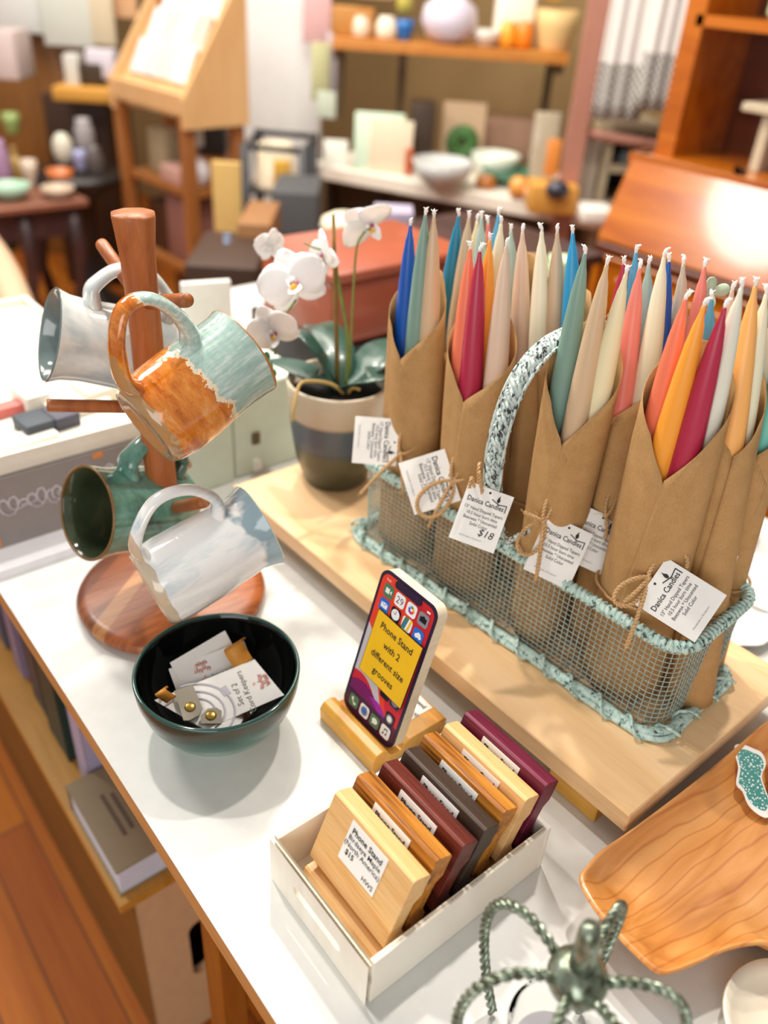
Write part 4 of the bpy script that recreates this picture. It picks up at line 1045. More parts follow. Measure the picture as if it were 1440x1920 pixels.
def tp(x, y): return (x*SW/2, y*SH/2)      # -1..1 screen coordinates
def ell(cx, cy, rx, ry, n=40): return [tp(cx+rx*math.cos(2*PI*k/n), cy+ry*math.sin(2*PI*k/n)) for k in range(n)]
scr(rrect(SW, SH, 0.0085, 6), 'red')
scr([tp(0.25, 1.1), tp(1.1, 1.1), tp(1.1, -1.1), tp(0.9, -1.1)], 'red2')
scr([tp(-1.1, 0.30), tp(-0.55, 0.10), tp(-0.1, -0.35), tp(0.75, -1.05), tp(-1.1, -1.1)], 'grey')
scr([tp(-0.05, -0.05), tp(0.95, -0.05), tp(1.1, -1.1), tp(0.85, -0.9), tp(0.35, -0.55)], 'crim')
scr(ell(-0.75, -0.95, 0.95, 0.52), 'crim')
scr(ell(-0.50, -0.98, 0.90, 0.46), 'plum')
scr(ell(0.05, -1.15, 0.80, 0.55), 'purple')
scr(ell(-0.30, -1.25, 0.95, 0.62), 'plum')
scr([tp(-1.1, -0.72), tp(1.1, -0.72), tp(1.1, -1.1), tp(-1.1, -1.1)], 'dark')
def icon(cx, cy, bg, fg=None, kind=None, s=0.0062):
    x, y = cx*SW/2, cy*SH/2
    lay[0] += 1; z = 0.00003*lay[0]; mb.prism([(x+a, y+b) for a, b in rrect(2*s, 2*s, s*0.45, 4)], z, z+0.00008, ix[bg], MP)
    z += 0.0001
    F = lambda poly, m, dz=0: mb.flatpoly([(x+a*s, y+b*s) for a, b in poly], z+dz, ix[m], MP)
    if kind == 'video': F([(-.6, -.4), (.2, -.4), (.2, .4), (-.6, .4)], fg); F([(.3, 0), (.65, -.35), (.65, .35)], fg)
    elif kind == 'text': mb.text(fg, s*1.5, MP @ Matrix.Translation((x, y-s*0.1, z)), ix['black'], 0.0)
    elif kind == 'petals':
        for k in range(8):
            a = 2*PI*k/8; F([(0.42*math.cos(a)+0.22*math.cos(b), 0.42*math.sin(a)+0.22*math.sin(b)) for b in [2*PI*q/10 for q in range(10)]], ['orange', 'yellow', 'green', 'lightblue', 'blue', 'purple', 'mag', 'red'][k], 0.00001*k)
    elif kind == 'camera': F([(-.65, -.45), (.65, -.45), (.65, .35), (.3, .35), (.15, .55), (-.15, .55), (-.3, .35), (-.65, .35)], fg)
    elif kind == 'mail': F([(-.65, -.42), (.65, -.42), (.65, .42), (-.65, .42)], fg); F([(-.65, .42), (0, -.05), (.65, .42), (.5, .42), (0, .08), (-.5, .42)], bg, 0.00002)
    elif kind == 'clock':
        F([(0.82*math.cos(b), 0.82*math.sin(b)) for b in [2*PI*q/24 for q in range(24)]], 'white'); F([(-.05, 0), (.05, 0), (.05, .6), (-.05, .6)], 'black', 0.00002); F([(0, -.05), (0, .06), (-.5, .25), (-.52, .18)], 'black', 0.00003)
    elif kind == 'map': F([(-1, -.9), (-.2, -.9), (.2, 1), (-.6, 1)], 'green'); F([(.1, -.9), (.5, -.9), (.9, 1), (.5, 1)], 'yellow', 0.00001); F([(-.5, -.6), (-.2, -.6), (-.2, .3), (-.5, .3)], 'blue', 0.00002)
    elif kind == 'cloud':
        for dx, dy, r in ((-.3, -.1, .32), (.1, .1, .42), (.4, -.12, .28)): F([(dx+r*math.cos(b), dy+r*math.sin(b)) for b in [2*PI*q/14 for q in range(14)]], fg, 0.00001*(dx+1))
    elif kind == 'ring':
        F([(0.75*math.cos(b), 0.75*math.sin(b)) for b in [2*PI*q/24 for q in range(24)]], 'gray'); F([(0.5*math.cos(b), 0.5*math.sin(b)) for b in [2*PI*q/24 for q in range(24)]], fg, 0.00002)
    elif kind == 'phone': F([(-.5, .5), (-.25, .6), (-.1, .25), (-.25, .1), (.1, -.25), (.25, -.1), (.6, -.25), (.5, -.5), (.2, -.6), (-.6, .2)], fg)
    elif kind == 'bubble': F([(0.6*math.cos(b), 0.05+0.48*math.sin(b)) for b in [2*PI*q/20 for q in range(20)]], fg); F([(-.4, -.2), (-.1, -.4), (-.5, -.6)], fg, 0.00001)
    elif kind == 'note': F([(-.3, -.4), (-.2, -.4), (-.2, .5), (-.3, .4)], 'black'); F([(.3, -.3), (.4, -.3), (.4, .6), (.3, .6)], 'black'); F([(-.3, .3), (.4, .42), (.4, .6), (-.3, .5)], 'black', 0.00001); F([(-.38+.18*math.cos(b), -.42+.14*math.sin(b)) for b in [2*PI*q/12 for q in range(12)]], 'black', 0.00002); F([(.22+.18*math.cos(b), -.32+.14*math.sin(b)) for b in [2*PI*q/12 for q in range(12)]], 'black', 0.00002)
icon(-0.66, 0.80, 'green', 'white', 'video'); icon(-0.20, 0.80, 'white', '29', 'text'); icon(0.25, 0.80, 'white', None, 'petals'); icon(0.70, 0.80, 'gray', 'black', 'camera')
icon(-0.66, 0.60, 'blue', 'white', 'mail'); icon(-0.20, 0.60, 'black', None, 'clock'); icon(0.25, 0.60, 'white', None, 'map'); icon(0.70, 0.58, 'blue', 'white', 'cloud')
icon(0.72, 0.30, 'white', 'red', 'camera'); icon(0.30, -0.40, 'black', 'gray', 'note'); icon(0.70, -0.40, 'navy', 'gray', 'ring')
icon(0.70, -0.66, 'black', 'white', 'ring', 0.0058); icon(-0.66, -0.86, 'green', 'white', 'phone'); icon(-0.20, -0.86, 'white', 'blue', 'ring'); icon(0.25, -0.86, 'green', 'white', 'bubble'); icon(0.70, -0.86, 'white', None, 'note')
mb.prism([(a, b+SH/2-0.0028) for a, b in rrect(0.034, 0.0068, 0.003, 4)], 0.0, 0.0012, ix['bezel'], MP)
mb.text('9:41', 0.0036, MP @ Matrix.Translation((-0.025, SH/2-0.005, 0.0006)), ix['white'])
mb.box((0.027, SH/2-0.005, 0.0007), (0.004, 0.0016, 0.0002), mi=ix['white'], M=MP)
part('printed_screen', mb, [pm[n] for n in order], t, 'printed phone screen with app icons')
mb = MB()
Ms = MP @ Matrix.Translation((0.0035, 0.0045, 0.0016)) @ Matrix.Rotation(math.radians(-1.5), 4, 'Z')
mb.box((0, 0, 0), (0.0600, 0.0660, 0.0008), mi=1, M=Ms); mb.box((0, 0, 0.0002), (0.0588, 0.0648, 0.0008), mi=0, M=Ms)
for s, y in (('Phone Stand', 0.0215), ('with 2', 0.0070), ('different size', -0.0075), ('grooves', -0.0215)): mb.text(s, 0.0093, Ms @ Matrix.Translation((0, y, 0.0009)), 1, 0.012, squeeze=0.92)
part('yellow_sign', mb, [plain('#f2bd12', 0.5, name='sign_yellow'), M_INK], t, 'yellow sign reading Phone Stand with 2 different size grooves')

# ================================================================ carved wooden platter with stickers
def platter_mat():
    m, nt, b = newmat('carved_wood', 0.33, 0, 0.25)
    v = coordn(nt, (1.2, 7, 7), (0, 0, math.radians(8)))
    n1 = noisen(nt, v, 5, 4, 0.5, 1.2)
    w = nt.nodes.new('ShaderNodeTexWave'); w.bands_direction = 'Y'; w.inputs['Scale'].default_value = 9; w.inputs['Distortion'].default_value = 9; w.inputs['Detail'].default_value = 2; w.inputs['Detail Scale'].default_value = 0.6
    nt.links.new(coordn(nt, (1.6, 3.2, 1), (0, 0, math.radians(10))), w.inputs['Vector'])
    r = ramp(nt, [(0.25, '#b0692b'), (0.45, '#cf8a45'), (0.62, '#dc9a57'), (0.8, '#e6ad6e')]); nt.links.new(n1, r.inputs[0])
    r2 = ramp(nt, [(0.0, '#c08a5c'), (0.10, '#ffffff')]); nt.links.new(w.outputs['Fac'], r2.inputs[0])
    nt.links.new(mixc(nt, 0.4, r.outputs[0], r2.outputs[0], 'MULTIPLY'), b.inputs['Base Color'])
    bump(nt, b, n1, 0.15, 0.002); return m
oz = 0.040
opx = [(1086, 1648), (1100, 1622), (1128, 1592), (1172, 1562), (1240, 1512), (1310, 1458), (1380, 1400), (1440, 1350), (1500, 1325), (1580, 1360), (1640, 1450), (1665, 1570), (1640, 1700), (1580, 1790), (1500, 1790), (1440, 1768), (1370, 1778), (1305, 1806), (1262, 1822), (1236, 1824), (1212, 1808), (1165, 1762), (1112, 1700)]
OP = [Vector(p) for p in [at(a, b, oz) for a, b in opx]]
cen = sum(OP, Vector())/len(OP); cen.z = 0
OPs = spline([Vector((p.x, p.y, 0)) for p in OP], 4, closed=True)
def lift(i, n): 
    return 0.0
rings = [(1.0, 0.0385), (0.985, 0.0405), (0.95, 0.0385), (0.86, 0.0300), (0.72, 0.0215), (0.5, 0.0175), (0.25, 0.0160), (0.0005, 0.0155)]
under = [(1.0, 0.0385), (0.985, 0.0345), (0.88, 0.022), (0.70, 0.008), (0.55, 0.0), (0.0005, 0.0)]
mb = MB(); N = len(OPs)
def addrings(R, flip):
    vs = []; fs = []
    for s, z in R:
        for p in OPs: vs.append(Vector((cen.x+(p.x-cen.x)*s, cen.y+(p.y-cen.y)*s, z)))
    for i in range(len(R)-1):
        for k in range(N):
            k2 = (k+1) % N; f = [i*N+k, i*N+k2, (i+1)*N+k2, (i+1)*N+k]; fs.append(f[::-1] if flip else f)
    mb.add(vs, fs, 0, True)
addrings(rings, False); addrings(under, True)
solo('wooden_platter', mb, platter_mat(), 'large carved orange brown wooden platter with pointed corners at the right of the table', 'platter')
def sticker(px, z, label, teal, name='sticker'):
    P = [at(a, b, 0.0372-(b-1397)/136*0.0145) for a, b in px]; c = sum(P, Vector())/len(P)
    S = spline(P, 3, closed=True)
    t = thing(name, label, 'sticker', tuple(c))
    def slabp(k, z0, z1):
        n = len(S); Q = [c+(p-c)*k for p in S]; m_ = MB()
        m_.add([q+Vector((0, 0, z0)) for q in Q]+[q+Vector((0, 0, z1)) for q in Q], [[i, (i+1) % n, n+(i+1) % n, n+i] for i in range(n)]+[list(range(n))[::-1], list(range(n, 2*n))]); return m_
    part('paper_border', slabp(1.0, -0.0004, 0.0004), M_PAPER, t); part('print', slabp(0.84, 0.0004, 0.0006), teal, t)
def teal_mat():
    m, nt, b = newmat('teal_leaf_print', 0.5)
    vn = nt.nodes.new('ShaderNodeTexVoronoi'); vn.inputs['Scale'].default_value = 420; nt.links.new(coordn(nt), vn.inputs['Vector'])
    r = ramp(nt, [(0.25, '#e9f2ef'), (0.42, '#3f8f88')]); nt.links.new(vn.outputs['Distance'], r.inputs[0]); nt.links.new(r.outputs[0], b.inputs['Base Color']); return m
TE = teal_mat()
sticker([(1378, 1398), (1395, 1397), (1412, 1404), (1428, 1412), (1436, 1432), (1428, 1456), (1436, 1484), (1446, 1510), (1440, 1533), (1420, 1526), (1402, 1508), (1392, 1484), (1380, 1470), (1384, 1440), (1379, 1418)], 0.0405, 'white edged die cut sticker with teal leaf pattern lying on the platter', TE)
sticker([(1442, 1404), (1470, 1400), (1495, 1420), (1490, 1470), (1500, 1520), (1470, 1540), (1452, 1520), (1444, 1470)], 0.0405, 'second teal sticker cut off by the right edge of the photo', TE)

# ================================================================ twisted wire holder over a glass
def bronze():
    m, nt, b = newmat('verdigris_metal', 0.3, 0.75)
    n = noisen(nt, coordn(nt), 140, 4); r = ramp(nt, [(0.3, '#4a4a38'), (0.5, '#7d8876'), (0.7, '#a9b5a6')]); nt.links.new(n, r.inputs[0]); nt.links.new(r.outputs[0], b.inputs['Base Color']); return m
M_BR = bronze()
HC = Vector((0.2650, 0.1075, 0)); t = thing('wire_candle_holder', 'green bronze candle holder with six twisted wire legs around a knobbed hub', 'candle holder', tuple(HC))
mb = MB(); mb.lathe([(0.0001, 0.108), (0.012, 0.109), (0.0165, 0.114), (0.0178, 0.120), (0.0165, 0.126), (0.012, 0.131), (0.0085, 0.133), (0.0001, 0.1335)], 32, M=Matrix.Translation(HC)); part('hub', mb, M_BR, t)
mb = MB(); mb.tube([HC+Vector((0, 0, 0.128)), HC+Vector((0.001, 0.001, 0.145)), HC+Vector((0.003, 0.003, 0.158)), HC+Vector((0.004, 0.004, 0.164))], [0.0080, 0.0072, 0.0066, 0.0048], 14); part('finial', mb, M_BR, t)
for k, a in enumerate((92, 148, 200, 255, 308, 12)):
    a = math.radians(a); d = Vector((math.cos(a), math.sin(a), 0))
    pts = [(0.012, 0.119), (0.024, 0.127), (0.040, 0.130), (0.056, 0.122), (0.065, 0.102), (0.066, 0.076), (0.060, 0.045), (0.052, 0.020), (0.046, 0.0045)]
    mb = MB(); twist(mb, spline([HC+d*r+Vector((0, 0, z)) for r, z in pts], 8), 0.0017, 0.0020, 0.0135, 2, 8, step=0.0012); part('leg', mb, M_BR, t)
def glassm(name='clear_glass'):
    m, nt, b = newmat(name, 0.03); b.inputs['Transmission Weight'].default_value = 1.0; b.inputs['IOR'].default_value = 1.08; b.inputs['Base Color'].default_value = (0.96, 0.98, 0.98, 1); return m
M_GLASS = glassm()
t = thing('glass_votive', 'clear glass cup standing inside the twisted wire holder', 'glass', tuple(HC))
mb = MB(); mb.lathe([(0.0001, 0.0005), (0.027, 0.0005), (0.029, 0.004), (0.0305, 0.055), (0.0315, 0.0590), (0.0305, 0.0600), (0.0290, 0.0585), (0.0275, 0.006), (0.0001, 0.005)], 48, M=Matrix.Translation(HC)); part('cup', mb, M_GLASS, t)
mb = MB(); mb.lathe([(0.0001, 0.0055), (0.0245, 0.0055), (0.0245, 0.030), (0.023, 0.0315), (0.0001, 0.031)], 36, M=Matrix.Translation(HC))
solo('votive_candle', mb, plain('#e9e6ee', 0.5, name='white_wax'), 'white candle inside the clear glass cup', 'candle')
# cream dish at the lower right
mb = MB(); MD = Matrix.Translation((0.413, 0.020, 0))
wd2 = lambda an, z: 0.05*math.sin(2*an)+0.03*math.sin(3*an+1)
mb.lathe([(0.0001, 0.0), (0.03, 0.0), (0.040, 0.006), (0.046, 0.016), (0.0448, 0.018), (0.038, 0.010), (0.028, 0.005), (0.0001, 0.0045)], 48, M=MD, wob=wd2)
t = thing('ceramic_dish', 'cream ceramic dish with a curled tube holder at the lower right corner', 'dish', (0.413, 0.020, 0)); M_CREAM = plain('#e6ddca', 0.25, coat=0.3, name='cream_glaze'); part('saucer', mb, M_CREAM, t)
mb = MB(); mb.lathe([(0.014, 0.004), (0.0155, 0.02), (0.0165, 0.034), (0.0150, 0.036), (0.0135, 0.034), (0.012, 0.01), (0.0001, 0.008)], 32, M=Matrix.Translation((0.425, 0.006, 0))); part('candle_cup', mb, M_CREAM, t)
# white plates and a wooden block beyond the riser
for k, (x, y, r, lab) in enumerate(((0.775, 0.300, 0.060, 'white round plate on the table nearest behind the riser board'), (0.875, 0.285, 0.062, 'white round plate beyond the first one right of the basket'), (0.79, 0.17, 0.06, 'white round plate at the right photo edge behind the riser'))):
    mb = MB(); mb.lathe([(0.0001, 0.0), (r*0.6, 0.0), (r*0.9, 0.006), (r, 0.011), (r*0.985, 0.0125), (r*0.88, 0.008), (r*0.62, 0.0035), (0.0001, 0.003)], 48, M=Matrix.Translation((x, y, 0.0)), wob=lambda an, z: 0.02*math.cos(10*an))
    solo('plate', mb, plain('#efefee', 0.3, name='white_glaze', coat=0.3), lab, 'plate', 'white plates behind the riser')
mb = MB(); mb.box((0.905, 0.385, 0.0165), (0.10, 0.05, 0.033), bev=0.002, rz=0.3); solo('wooden_block', mb, wood('orange_block', [(0.3, '#c57a3c'), (0.7, '#e0a066')], 0), 'orange brown wooden block on the white table right of the candles', 'block')
# clover pick among the candles
t = thing('clover_pick', 'small pale green four leaf clover on a stick among the right candles', 'decoration', tuple(bk(0.058, -0.125, 0.02)))
cc = atd(1334, 549, 0.672); mb = MB(); mb.tube([bk(0.058, -0.125, 0.02), cc-nv*0], 0.0009, 6); part('stick', mb, M_BRASS, t)
M_CLV = plain('#c4d6bb', 0.6, name='clover_green')
for ex, ey in ((1335, 519), (1369, 539), (1329, 578), (1310, 545)):
    e = atd(ex, ey, 0.668); d = (e-cc); L = d.length; d.normalize(); s_ = d.cross(CF).normalized(); mb = MB()
    pts = []
    for q in range(15):
        a = 2*PI*q/14; pts.append(cc+d*(L*0.5-L*0.5*math.cos(a))+s_*(L*0.42*math.sin(a)*(0.55+0.45*(1-math.cos(a))/2)))
    S = pts[:-1]; mb.add([cc+d*L*0.55+CF*0.0012]+S, [[0, 1+i, 1+(i+1) % len(S)] for i in range(len(S))], 0, True); part('clover_leaf', mb, M_CLV, t, solid=0.0008)

# ================================================================ orchid
PO = Vector((0.541, 0.721, BZ))
pot = thing('flower_pot', 'banded cream, blue grey and olive stoneware pot standing on the riser board', 'pot', tuple(PO))
def pot_mat():
    m, nt, b = newmat('banded_pot', 0.35, 0, 0.15); s = zpos(nt)
    z = math2(nt, 'DIVIDE', math2(nt, 'SUBTRACT', s.outputs[2], BZ), 0.135)
    r = ramp(nt, [(0, '#3c3a28'), (0.36, '#57543c'), (0.42, '#474e50'), (0.45, '#505a68'), (0.68, '#59636e'), (0.70, '#b09d84'), (0.72, '#c9b79d'), (0.97, '#d3c5ae')]); nt.links.new(z, r.inputs[0])
    w = nt.nodes.new('ShaderNodeTexBrick'); w.inputs['Scale'].default_value = 220; w.inputs['Color1'].default_value = (1, 1, 1, 1); w.inputs['Color2'].default_value = (0.9, 0.88, 0.85, 1); w.inputs['Mortar'].default_value = (0.62, 0.58, 0.52, 1)
    nt.links.new(coordn(nt, (1, 1, 1), (PI/2, 0, 0)), w.inputs['Vector'])
    nt.links.new(mixc(nt, 0.5, r.outputs[0], w.outputs['Color'], 'MULTIPLY'), b.inputs['Base Color']); return m
mb = MB(); mb.lathe([(0.0001, 0), (0.036, 0), (0.040, 0.004), (0.050, 0.035), (0.056, 0.075), (0.059, 0.115), (0.0605, 0.131), (0.0595, 0.135), (0.0565, 0.133), (0.0545, 0.115), (0.0001, 0.113)], 56, M=Matrix.Translation(PO)); part('body', mb, pot_mat(), pot)
mb = MB(); mb.lathe([(0.0001, 0.119), (0.03, 0.121), (0.0547, 0.117)], 32, M=Matrix.Translation(PO), wob=lambda a, z: 0.03*math.sin(9*a)); part('soil', mb, plain('#1d1a17', 0.9, var=0.4, scale=300, name='soil'), pot)
orc = thing('orchid', 'white moth orchid with yellow throats arching from the banded pot', 'plant', (PO.x, PO.y, BZ+0.118))
M_PET = plain('#f6f3f2', 0.5, name='white_petal', sss=0.15); M_LEAF = plain('#23463a', 0.35, var=0.15, scale=40, name='orchid_leaf', coat=0.2); M_STEM = plain('#7c8a3e', 0.5, var=0.15, name='green_stem'); M_STAKE = plain('#8a6a2a', 0.6, var=0.2, name='stake'); M_YEL = plain('#f0b21c', 0.5, name='orchid_yellow'); M_MAG = plain('#c2466a', 0.5, name='orchid_magenta')
S0 = PO+Vector((0, 0, 0.118)); dS = depth_of(S0)
top = atd(625, 402, dS-0.11)
mb = MB(); mb.tube([S0, S0+(top-S0)*0.6, top], [0.0028, 0.0024, 0.0018], 8); part('stake', mb, M_STAKE, orc)
def pl2(*pts): return spline([atd(a, b, dS-c) for a, b, c in pts], 6)
for pts, r in (([(648, 740, 0.0), (652, 640, 0.04), (640, 560, 0.06), (632, 515, 0.07)], 0.0022), ([(632, 515, 0.07), (628, 480, 0.08), (612, 470, 0.09), (590, 486, 0.10), (575, 510, 0.105), (560, 530, 0.11)], 0.0016), ([(655, 700, 0.02), (662, 560, 0.06), (668, 470, 0.08), (680, 440, 0.09), (695, 425, 0.09)], 0.0013), ([(612, 470, 0.09), (590, 465, 0.1), (570, 455, 0.1)], 0.0011), ([(560, 530, 0.11), (556, 560, 0.11), (535, 590, 0.115), (522, 620, 0.12), (515, 665, 0.12)], 0.0013)):
    mb = MB(); mb.tube(pl2(*pts), r, 7); part('flower_stem', mb, M_STEM, orc)
def leafblade(pts, w, par, name='leaf'):
    S = spline(pts, 6); n = len(S); vs = []; fs = []
    for i, p in enumerate(S):
        t_ = (S[min(i+1, n-1)]-S[max(i-1, 0)]).normalized(); side = t_.cross(Vector((0, 0, 1))); side = side.normalized() if side.length > 1e-4 else CR
        q = i/(n-1); ww = w*math.sin(PI*min(1, 0.12+q*0.88))**0.7
        vs += [p+side*ww+Vector((0, 0, 0.006*ww/w)), p, p-side*ww+Vector((0, 0, 0.006*ww/w))]
    for i in range(n-1):
        for k in range(2): fs.append([3*i+k, 3*i+k+1, 3*i+k+4, 3*i+k+3])
    mb = MB(); mb.add(vs, fs, 0, True); part(name, mb, M_LEAF, par, solid=0.0016)
leafblade([S0, atd(612, 690, dS-0.02), atd(575, 640, dS-0.03), atd(548, 618, dS-0.02)], 0.012, orc)
leafblade([S0, atd(590, 712, dS-0.02), atd(545, 690, dS-0.0), atd(500, 676, dS+0.02)], 0.018, orc)
leafblade([S0, atd(690, 690, dS-0.00), atd(725, 655, dS+0.03), atd(770, 640, dS+0.07)], 0.024, orc)
leafblade([S0, atd(690, 712, dS-0.03), atd(740, 705, dS-0.0), atd(790, 715, dS+0.04)], 0.020, orc)
leafblade([S0, S0+Vector((0.02, 0.03, 0.03)), S0+Vector((0.04, 0.09, 0.04)), S0+Vector((0.05, 0.14, 0.02))], 0.022, orc)
for pts in ([(650, 745, 0.0), (625, 722, 0.03), (590, 715, 0.05), (563, 720, 0.06), (552, 760, 0.065), (548, 790, 0.062)], [(650, 745, 0.0), (660, 728, 0.02), (675, 730, 0.03)]):
    mb = MB(); mb.tube(pl2(*pts), 0.0020, 7); part('root', mb, plain('#c3a263', 0.7, name='root'), orc)
def petal(c, d, nrm, L, W, curl, mbx, mi=0, tipw=1.0):
    s_ = d.cross(nrm).normalized(); nu, nv_ = 8, 6; vs = []; fs = []
    for i in range(nu+1):
        u = i/nu; ww = W*(math.sin(PI*min(1.0, 0.10+0.86*u))**0.75)
        for j in range(nv_+1):
            v = 2*j/nv_-1; vs.append(c+d*(L*u)+s_*(ww*v)+nrm*(curl*u*u*L - 0.12*W*v*v*ww/W + 0.03*L*math.sin(5*u+3*v)*u))
    for i in range(nu):
        for j in range(nv_): a = i*(nv_+1)+j; fs.append([a, a+1, a+nv_+2, a+nv_+1])
    mbx.add(vs, fs, mi, True)
def flower(c, nrm, up, s):
    nrm = nrm.normalized(); up = (up-nrm*up.dot(nrm)).normalized(); sd = up.cross(nrm).normalized()
    mbx = MB()
    for a, L, W, cu in ((90, 1.0, 0.42, -0.15), (215, 0.95, 0.38, -0.2), (325, 0.95, 0.38, -0.2)):
        d = sd*math.cos(math.radians(a))+up*math.sin(math.radians(a)); petal(c-nrm*0.001, d, nrm, L*s, W*s, cu, mbx)
    for a in (12, 168):
        d = sd*math.cos(math.radians(a))+up*math.sin(math.radians(a)); petal(c+nrm*0.001, d, nrm, 1.05*s, 0.62*s, 0.12, mbx)
    f = part('blossom', mbx, M_PET, orc, solid=0.0007)
    mbx = MB(); petal(c+nrm*0.002, (-up+nrm*0.7).normalized(), (nrm+up*0.7).normalized(), 0.55*s, 0.22*s, 0.4, mbx, 0)
    petal(c+nrm*0.002, (sd-up*0.2+nrm*0.9).normalized(), (nrm-sd).normalized(), 0.32*s, 0.16*s, 0.5, mbx, 0); petal(c+nrm*0.002, (-sd-up*0.2+nrm*0.9).normalized(), (nrm+sd).normalized(), 0.32*s, 0.16*s, 0.5, mbx, 0)
    mbx.ball(c+nrm*0.20*s-up*0.15*s, 0.11*s, mi=1, n=10, m=6); mbx.ball(c+nrm*0.13*s-up*0.05*s+sd*0.1*s, 0.07*s, mi=2, n=8, m=5); mbx.ball(c+nrm*0.13*s-up*0.05*s-sd*0.1*s, 0.07*s, mi=2, n=8, m=5)
    mbx.ball(c+nrm*0.12*s+up*0.08*s, 0.08*s, mi=0, n=10, m=6)
    o = bpy.data.objects.new('lip', mbx.mesh('lip', [M_PET, M_YEL, M_MAG])); C.objects.link(o); o.parent = f; o['label'] = 'yellow and pink throat'
for px, py, dd, s, n_, u_ in ((550, 530, 0.118, 0.036, OUT*1.0-CR*0.05-CU*0.25, CU-CR*0.35), (512, 622, 0.125, 0.029, OUT*0.8-CR*0.1-CU*0.75, CU-CR*0.3), (606, 478, 0.095, 0.027, OUT*0.4-CR*0.9-CU*0.3, CU), (690, 420, 0.09, 0.032, OUT*0.35+CR*0.4-CU*1.0, CU*0.7-CR*0.5), (508, 462, 0.08, 0.020, OUT*-0.4-CR*0.5+CU*0.3, CU-CR*0.4)):
    flower(atd(px, py, dS-dd), Vector(n_), Vector(u_), s)
mb = MB()
for px, py, r in ((500, 668, 0.004), (505, 690, 0.0045), (512, 700, 0.004)): mb.ball(atd(px, py, dS-0.115), r, sc=(1, 1, 1.3))
part('bud', mb, plain('#5d8f58', 0.5, name='bud_green'), orc)

# ================================================================ things on the far part of the table
def bx(name, c, d, mat, label, cat, rz=0.0, bev=0.002, group=None, seg=2):
    mb = MB(); mb.box((0, 0, 0), d, bev=bev, seg=seg); mb.v = [Matrix.Translation(Vector(c)) @ Matrix.Rotation(rz, 4, 'Z') @ v for v in mb.v]
    return solo(name, mb, mat, label, cat, group)
M_MINTP = plain('#cfdccc', 0.55, name='pale_mint_paint', var=0.03)
t = thing('mint_cabinet', 'pale mint green wooden box with a small square recess standing beyond the mug tree', 'box', (0.52, 0.93, 0))
mb = MB(); mb.box((0.42, 0.93, 0.065), (0.10, 0.16, 0.13), bev=0.002); mb.box((0.53, 0.935, 0.065), (0.112, 0.16, 0.13), bev=0.002); part('body', mb, M_MINTP, t)
mb = MB(); p = aty(480, 822, 0.853); mb.box((p.x, 0.8535, p.z), (0.010, 0.006, 0.016)); part('recess', mb, plain('#5e4a26', 0.6, name='dark_brass'), t)
mb = MB(); p = aty(484, 880, 0.853); mb.box((p.x, 0.8535, max(p.z, 0.012)), (0.012, 0.004, 0.018)); part('white_label', mb, M_PAPER, t)
# white riser with a chalkboard front and tray top
t = thing('display_riser', 'white display riser with tray top and grey chalkboard front at the left of the table', 'riser', (0.26, 1.05, 0))
M_OFF = plain('#e9e2d4', 0.6, name='off_white')
mb = MB(); mb.box((0.262, 1.09, 0.050), (0.232, 0.46, 0.10)); mb.box((0.262, 0.835, 0.006), (0.235, 0.050, 0.012)); part('body', mb, plain('#e6e4e8', 0.5, name='riser_white'), t)
mb = MB(); mb.box((0.262, 1.09, 0.106), (0.240, 0.47, 0.012), bev=0.002)
for q in ((0.262, 0.857, 0.118, 0.24, 0.006, 0.014), (0.262, 1.323, 0.118, 0.24, 0.006, 0.014), (0.145, 1.09, 0.118, 0.006, 0.46, 0.014), (0.379, 1.09, 0.118, 0.006, 0.46, 0.014)): mb.box(q[:3], q[3:])
part('tray', mb, M_OFF, t)
mb = MB(); MC = Matrix(((1, 0, 0, 0.262), (0, 0, -1, 0.8535), (0, 1, 0, 0.056), (0, 0, 0, 1)))
mb.box((0, 0, 0), (0.235, 0.088, 0.005), M=MC); 
for k, (x0, y0, w_, h_) in enumerate(((-0.085, 0.008, 0.05, 0.022), (-0.03, 0.006, 0.03, 0.02), (0.0, 0.012, 0.05, 0.024), (0.02, -0.022, 0.05, 0.012))):
    pts = [Vector((x0+w_*q/40+0.35*h_*math.cos(q*0.75+k), y0+h_*math.sin(q*0.75+k)*(0.35+0.2*math.sin(q*0.23)), 0.0032)) for q in range(41)]; mb.tube(pts, 0.0010, 4, mi=1, M=MC)
mb.box((-0.10, -0.034, 0.003), (0.012, 0.012, 0.001), mi=2, M=MC); mb.box((0.03, 0.040, 0.003), (0.012, 0.006, 0.001), mi=2, M=MC)
part('chalkboard', mb, [plain('#8f8683', 0.7, name='chalkboard'), plain('#cfc6cc', 0.8, name='chalk'), plain('#e08a3a', 0.7, name='orange_mark')], t)
zt_ = 0.112
def ontray(px, py): return at(px, py, zt_)
